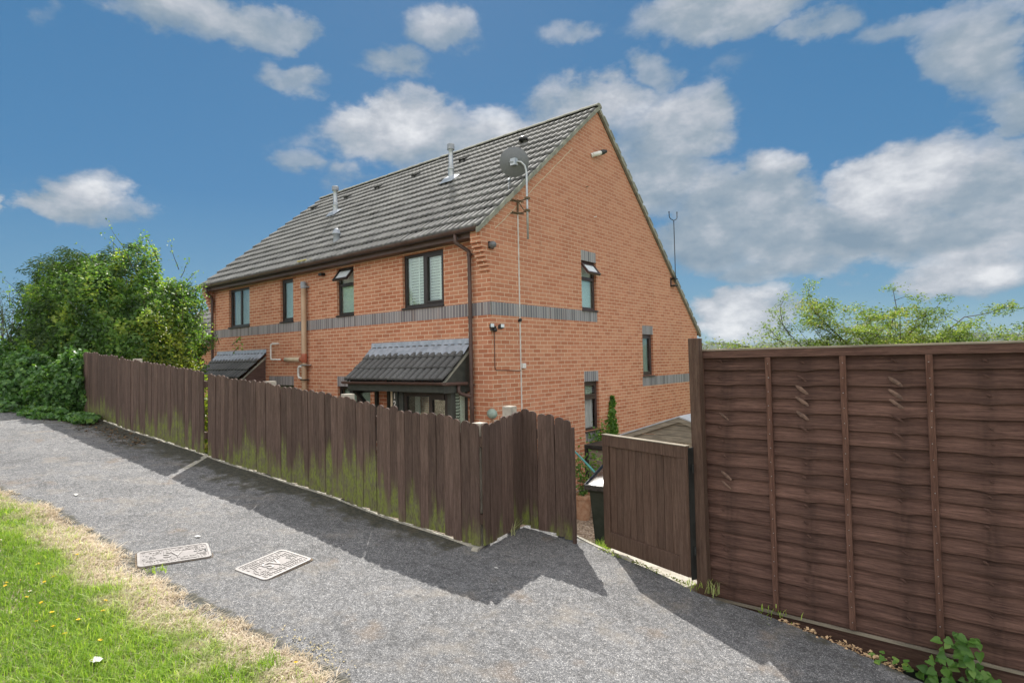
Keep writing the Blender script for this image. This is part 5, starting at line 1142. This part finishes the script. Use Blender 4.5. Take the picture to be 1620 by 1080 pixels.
# shed
t = thing('garden_shed', 'low weathered timber shed with a pale felt roof behind the gate', 'shed', (2.85, 1.8, -.9))
sxm, sy0, sy1 = 2.86, 1.0, 2.7; hw = .88
mb = MB()
for q in range(8):
    x = sxm-hw+q*(2*hw/8); mb.box((x+.002, sy0, -.95), (x+2*hw/8-.002, sy0+.02, .50))
mb.box((sxm-hw, sy0+.021, -.95), (sxm+hw, sy1, .42)); mb.build('boarding', M['hwood'], t)
mb = MB(); mb.box((sxm-hw, sy0-.012, .47), (sxm+hw, sy0-.001, .56))
for q, (z, w_) in enumerate(((.565, .62), (.645, .40), (.715, .2))): mb.box((sxm-w_, sy0-.006, z), (sxm+w_, sy0+.02, z+.075))
mb.box((sxm-.3, sy0+.002, .5), (sxm+.3, sy0+.018, .70)); mb.build('gable_boards', M['greywood'], t)
for s_ in (-1, 1):
    mb = MB(); mb.add([(sxm+s_*a, y, z) for y in (sy0-.05, sy0-.022) for a, z in ((0, .845), (0, .775), (hw+.12, .435), (hw+.12, .505))], [(0, 1, 2, 3), (7, 6, 5, 4), (0, 4, 5, 1), (1, 5, 6, 2), (2, 6, 7, 3), (3, 7, 4, 0)]); mb.build('barge_board', M['greywood'], t)
    mb = MB(); mb.add([(sxm+s_*a, y, z) for y in (sy0-.06, sy1+.05) for a, z in ((0, .868), (0, .847), (hw+.13, .507), (hw+.13, .528))], [(0, 1, 2, 3), (7, 6, 5, 4), (0, 4, 5, 1), (1, 5, 6, 2), (2, 6, 7, 3), (3, 7, 4, 0)]); mb.build('roof', M['felt'], t)

# covers in the path ---------------------------------------------------
def cover(c, ex, lx, ly, label, cut=None):
    ex = Vector((ex[0], ex[1], 0)).normalized(); ey = Vector((-ex.y, ex.x, 0)); c0 = Vector((c[0], c[1], pz(*c)+.005))
    sxx = (g(c[0]+.2)-g(c[0]-.2))/.4; nz = Vector((-sxx, 0, 1)).normalized(); ex = (ex-nz*ex.dot(nz)).normalized(); ey = nz.cross(ex)
    M4 = Matrix((ex, ey, nz)).transposed().to_4x4(); M4.translation = c0
    fn = lambda x, y, z: tuple(M4 @ Vector((x, y, z)))
    t = thing('access_cover', label, 'access cover', tuple(c0), 'pale metal access covers in the path')
    mb = MB(); pts = []; r_ = .03
    for sx_, sy_, a0_ in ((1, 1, 0), (-1, 1, 90), (-1, -1, 180), (1, -1, 270)):
        for k in range(4): th = R(a0_+30*k); pts.append((sx_*(lx/2-r_)+r_*math.cos(th), sy_*(ly/2-r_)+r_*math.sin(th)))
    n_ = len(pts); mb.add([fn(x, y, -.03) for x, y in pts]+[fn(x, y, .0) for x, y in pts], [tuple(range(n_, 2*n_))]+[(k, (k+1) % n_, n_+(k+1) % n_, n_+k) for k in range(n_)]); mb.build('plate', M['iron'], t)
    mb = MB(); fr_ = [(x*(1+.024/lx), y*(1+.024/ly)) for x, y in pts]; mb.add([fn(x, y, -.0065) for x, y in pts]+[fn(x, y, -.0035) for x, y in fr_], [(k, (k+1) % n_, n_+(k+1) % n_, n_+k) for k in range(n_)]); mb.build('seat_frame', M['rust'], t)
    mb = MB(); q0 = []
    for k in range(n_): x, y = pts[k]; q0 += [fn(x, y, .0), fn(x*(1-.016/lx*2), y*(1-.016/ly*2), .0), fn(x, y, .004), fn(x*(1-.016/lx*2), y*(1-.016/ly*2), .004)]
    fs = []
    for k in range(n_): a, b = 4*k, 4*((k+1) % n_); fs += [(a, b, b+2, a+2), (a+2, b+2, b+3, a+3), (a+3, b+3, b+1, a+1)]
    mb.add(q0, fs); mb.build('raised_rim', M['ironw'], t)
    mb = MB(); st = .0205; ix = int((lx-.06)/st); iy = int((ly-.05)/st); rr_ = random.Random(5)
    for i_ in range(ix):
        for j in range(iy):
            x = -lx/2+.03+(i_+.5)*(lx-.06)/ix; y = -ly/2+.025+(j+.5)*(ly-.05)/iy
            if abs(y) < ly*.17 and -lx*.26 < x < lx*.30: continue
            if rr_.random() < .22: continue
            hor = rr_.random() < .5; a_, b_ = (st*.47, st*.16) if hor else (st*.16, st*.47); z_ = .0042
            mb.box((x-a_, y-b_, 0), (x+a_, y+b_, z_), fn)
            if rr_.random() < .5: mb.box((x-a_, y-b_, 0), (x-a_+st*.3, y+st*.4, z_-.0005), fn)
    mb.build('tread_pattern', M['ironw'], t)
    text_obj('SV', ly*.42, .003, M['ironw'], 'lettering', t, M4 @ Matrix.Translation((-.01, 0, .003)))
    for x, y, a_, b_ in ((lx/2-.03, .0, .006, .035), (lx*.33, .005, .028, .007)):
        mb = MB(); mb.box((x-a_, y-b_, -.001), (x+a_, y+b_, .0012), fn); mb.build('keyhole', M['black'], t)
    return t
cover((2.425, -5.172), (-.10, .41), .435, .315, 'pale metal access cover lettered SV, lying clear in the middle of the path')
cover((1.84, -5.62), (.13, .42), .46, .28, 'pale metal access cover lettered SV with its lower end overgrown by dry turf')
# ============================================================ small growth and litter
t = thing('bindweed_plant', 'leafy weed with heart-shaped leaves growing at the foot of the lap fence', 'weed', (6.25, -3.12, -.3))
def heart(mb, p, s, n_, t1, rn_):
    n_ = Vector(n_).normalized(); t1 = Vector(t1); t1 = (t1-n_*t1.dot(n_)).normalized(); t2 = n_.cross(t1); P0 = Vector(p)
    o = [(0, 0), (-.12, .25), (.05, .46), (.35, .44), (.7, .22), (1, 0)]
    vs = [P0+t1*s*u+t2*s*v+n_*(s*.14*abs(v)-s*.15*u*u) for u, v in o]+[P0+t1*s*u-t2*s*v+n_*(s*.14*abs(v)-s*.15*u*u) for u, v in o[1:-1]]
    mb.add(vs, [(0, 1, 2, 3, 4, 5), (0, 5, 9, 8, 7, 6)], rnd=rn_)
mb = MB(); paths = []
cl = [(6.335, -3.12, .115, .045, 9), (6.30, -3.10, .05, .06, 12), (6.21, -3.10, .0, .045, 8), (6.25, -3.12, -.06, .06, 10), (6.36, -3.13, -.02, .05, 14), (6.42, -3.12, -.07, .035, 12), (6.38, -3.13, -.10, .05, 10), (6.20, -3.20, -.10, .06, 12), (6.14, -3.22, -.12, .05, 8), (6.28, -3.18, -.14, .05, 8), (6.35, -3.13, -.16, .05, 8), (6.26, -3.15, -.22, .05, 6)]
for x, y, z, sp__, n_ in cl:
    for _ in range(n_):
        p = (x+random.gauss(0, sp__*.7), y-abs(random.gauss(0, .035)), z+random.gauss(0, sp__*.5)); heart(mb, p, random.uniform(.028, .058), (random.gauss(0, .4), -.75+random.gauss(0, .25), .6+random.gauss(0, .3)), (random.gauss(0, 1), -.3, -.6+random.gauss(0, .5)), random.uniform(0, .7))
    paths.append(([(6.27, -3.10, -.5), ((6.27+x)/2+.02, y, (z-.5)/2+.02), (x, y, z)], .004))
mb.build('leaves', M['leaf_bright'], t, fix=False); stems('stems', paths, M['bark'], t)
t = thing('edge_weed', 'small low weed at the path edge beside the dark hollow under the lap fence', 'weed', (5.98, -3.36, -.05)); mb = MB()
for _ in range(16): heart(mb, (5.99+random.gauss(0, .06), -3.36+random.gauss(0, .03), pz(5.99, -3.36)+random.uniform(.005, .035)), random.uniform(.025, .042), (random.gauss(0, .3), -.3, 1), (random.gauss(0, 1), random.gauss(0, 1), 0), random.uniform(.2, .9))
mb.build('leaves', M['leaf_bright'], t, fix=False); stems('stems', [([(5.99, -3.35, -.06), (5.99, -3.37, .0)], .003)], M['bark'], t)
def tuft(x, y, z, n_, h, label, sp__=.03, dry=0.):
    V = []; F = []; rr_ = []
    for i_ in range(n_):
        a = random.uniform(0, 6.28); L_ = h*random.uniform(.5, 1.1); ln = random.uniform(.2, .8)*L_; bx, by = x+random.gauss(0, sp__), y+random.gauss(0, sp__); w_ = .0028; k = len(V)
        ca, sa = math.cos(a), math.sin(a)
        for f_, ww in ((0, w_), (.5, w_*.9), (1, .0003)):
            V += [(bx+ca*ln*f_*f_-sa*ww, by+sa*ln*f_*f_+ca*ww, z+L_*f_*(1-.2*f_)), (bx+ca*ln*f_*f_+sa*ww, by+sa*ln*f_*f_-ca*ww, z+L_*f_*(1-.2*f_))]
        F += [(k, k+1, k+3, k+2), (k+2, k+3, k+5, k+4)]; rr_ += [random.uniform(.2, .95)]*6
    o = npmesh('grass_tuft', V, F, M['grass'], loc=(x, y, z), attrs={'rnd': rr_, 'dry': [dry]*len(V)}); return tag(o, label, 'grass tuft')
tuft(3.83, -2.93, .06, 90, .15, 'bright grass tuft in front of the bin at the corner of the doorstep', .035)
tuft(4.74, -3.17, .06, 40, .05, 'grass tuft at the foot of the square gate post', .05)
tuft(4.86, -3.16, .03, 26, .13, 'thin wispy grass at the left foot of the lap fence', .03, .3)
tuft(3.21, -3.42, .20, 10, .2, 'tiny spindly weed against the short return of picket fence', .012, .5)
tuft(2.05, -5.80, .36, 40, .05, 'small green tuft lying over the edge of the overgrown access cover', .035)
tuft(5.3, -3.19, .0, 30, .05, 'short green tuft on the path edge below the lap fence', .06)
tuft(.2, -3.99, float(g(.2)), 30, .05, 'short green tuft at the foot of the long picket section', .05)
# litter in the soil strip, ground cover by the gate (uncountable)
def scatter(name, label, pts, size, mat, up=2.):
    o = leaves(name, np.array(pts), size, mat, up=up, loc=tuple(np.mean(pts, 0))); o['kind'] = 'stuff'; return o
pts = [(x := random.uniform(3.9, 4.72), -3.09-(x-3.9)*.17+random.gauss(0, .018), pz(x, -3.1)+.012) for _ in range(260)]; scatter('edge_moss', '', pts, .02, M['leaf_yellow'])
pts = [(x := random.uniform(5.35, 6.05), -3.30-(x-5.3)*.12+random.uniform(-.03, .08), float(g(x))+random.uniform(-.02, .01)) for _ in range(300)]; scatter('dry_leaf_litter', '', pts, .028, plain('dry_leaf', (.42, .27, .15), (.55, .40, .24), 60, .9))
pts = [(-5.2+random.uniform(-1.2, 3.2), 0, 0) for _ in range(900)]; pts = [(x, -4.72-(x+5)*-.055+random.gauss(0, .13), pz(x, -4.6)+.006) for x, _, _ in pts]; scatter('fallen_leaf_litter', '', pts, .03, plain('fallen_leaf', (.10, .06, .03), (.20, .13, .07), 60, .9))
pts = [(x := 3.60+random.gauss(0, .16), -5.56+random.gauss(0, .045), pz(x, -5.5)+random.uniform(.002, .01)) for _ in range(170)]; scatter('dry_moss_patch', '', pts, .014, plain('straw_moss', (.36, .31, .17), (.46, .40, .25), 60, .9))
pts = [(x := random.uniform(1.0, 3.8), y := random.uniform(-2.6, 1.2), float(terr(x, y))+.01) for _ in range(900)]; scatter('bark_chippings', '', pts, .045, plain('bark_chip', (.34, .24, .16), (.50, .40, .30), 40, .9))
# flowers in the lawn
def flower(x, y, petals, r_, mat, name, label, cat, grp, src=None):
    z = float(lawnz(x, y))+.035
    mb = MB(); vs = [(x, y, z+.002)]; fs = []
    for k in range(petals):
        a = 2*math.pi*k/petals+random.uniform(-.1, .1); w_ = math.pi/petals*.85; n0 = len(vs)
        vs += [(x+r_*.75*math.cos(a-w_), y+r_*.75*math.sin(a-w_), z+.004), (x+r_*math.cos(a), y+r_*math.sin(a), z+.001+random.uniform(0, .004)), (x+r_*.75*math.cos(a+w_), y+r_*.75*math.sin(a+w_), z+.004)]; fs.append((0, n0, n0+1, n0+2))
    mb.add(vs, fs); t = thing(name, label, cat, (x, y, z), grp); mb.build('petals', mat, t, fix=False)
    mb = MB(); mb.tube([(x, y, z-.04), (x, y, z)], .0014, 5); mb.build('stem', M['grass'], t)
    mb = MB(); mb.lathe((x, y, z), [(r_*.3, .0), (r_*.22, .006), (.0002, .008)], 8); mb.build('flower_centre', M['flowery'], t)
    return t
YF = [(1.578, -6.143), (1.572, -6.356), (1.848, -6.333), (1.936, -6.399), (1.793, -6.554), (1.881, -6.575), (2.083, -6.513), (2.178, -6.465), (2.359, -6.455), (2.387, -6.53), (2.535, -6.258), (2.556, -6.38), (2.553, -6.492), (2.647, -6.464), (2.857, -6.362), (2.39, -6.205), (3.689, -5.741)]
WF = [(2.008, -6.484), (1.845, -6.498), (2.57, -6.328), (3.03, -6.444), (1.005, -6.454)]
f0 = None
def dup(root, x, y, label=None):
    r = root.copy(); col.objects.link(r); r.location = (x, y, float(lawnz(x, y))+.035+random.uniform(-.01, .012)); r.rotation_euler = (random.uniform(-.3, .3), random.uniform(-.3, .3), random.uniform(0, 6)); s_ = random.uniform(.8, 1.15); r.scale = (s_, s_, s_)
    for ch in list(root.children): c = ch.copy(); col.objects.link(c); c.parent = r
    if label: r['label'] = label
    return r
fy_ = flower(*YF[0], 14, .012, M['flowery'], 'lawn_flower', 'small yellow flower in the green lawn', 'flower', 'yellow flowers in the lawn')
for x, y in YF[1:-1]: dup(fy_, x, y)
fl_ = dup(fy_, *YF[-1], 'small yellow flower alone in the dry turf at the path edge'); del fl_['group']
fw_ = flower(*WF[0], 12, .010, M['flowerw'], 'lawn_daisy', 'small white daisy in the green lawn', 'flower', 'white daisies in the lawn')
for x, y in WF[1:]: dup(fw_, x, y)
# crumpled scraps and pebbles on the path
for q, (x, y, s_, lb) in enumerate(((3.571, -4.039, .018, 'small pale scrap of litter in the shade of the fence corner'), (-.131, -5.728, .03, 'flat white scrap on the path near the dry turf'), (1.60, -5.36, .028, 'white scrap beside the upper edge of the overgrown cover'), (3.03, -6.444+.02, .04, 'crumpled white tissue lying in the lawn'))):
    mb = MB(); z = (pz(x, y) if q < 3 else float(lawnz(x, y))+.03)+.004; n_ = 12; vs = [(x, y, z+s_*.25)]
    for k in range(n_): a = 2*math.pi*k/n_; r_ = s_*random.uniform(.6, 1.1); vs.append((x+r_*math.cos(a)*1.2, y+r_*math.sin(a)*.7, z+random.uniform(0, s_*.2)))
    mb.add(vs, [(0, 1+k, 1+(k+1) % n_) for k in range(n_)]); tag(mb.build('litter_scrap', M['white'], loc=(x, y, z), fix=False), lb, 'litter')

# ------------------------------------------------------------ thin air
hz = bpy.data.materials.new('thin_haze'); hz.use_nodes = True; hn = hz.node_tree; hn.nodes.clear()
ho = hn.nodes.new('ShaderNodeOutputMaterial'); hv = hn.nodes.new('ShaderNodeVolumePrincipled'); hn.links.new(hv.outputs[0], ho.inputs['Volume'])
hv.inputs['Color'].default_value = (.80, .88, .95, 1); hv.inputs['Density'].default_value = .00012; hv.inputs['Anisotropy'].default_value = .2
hb = MB(); hb.box((-1300, -1300, -14.5), (1300, 1300, 34)); haze = hb.build('haze', hz); haze['kind'] = 'stuff'
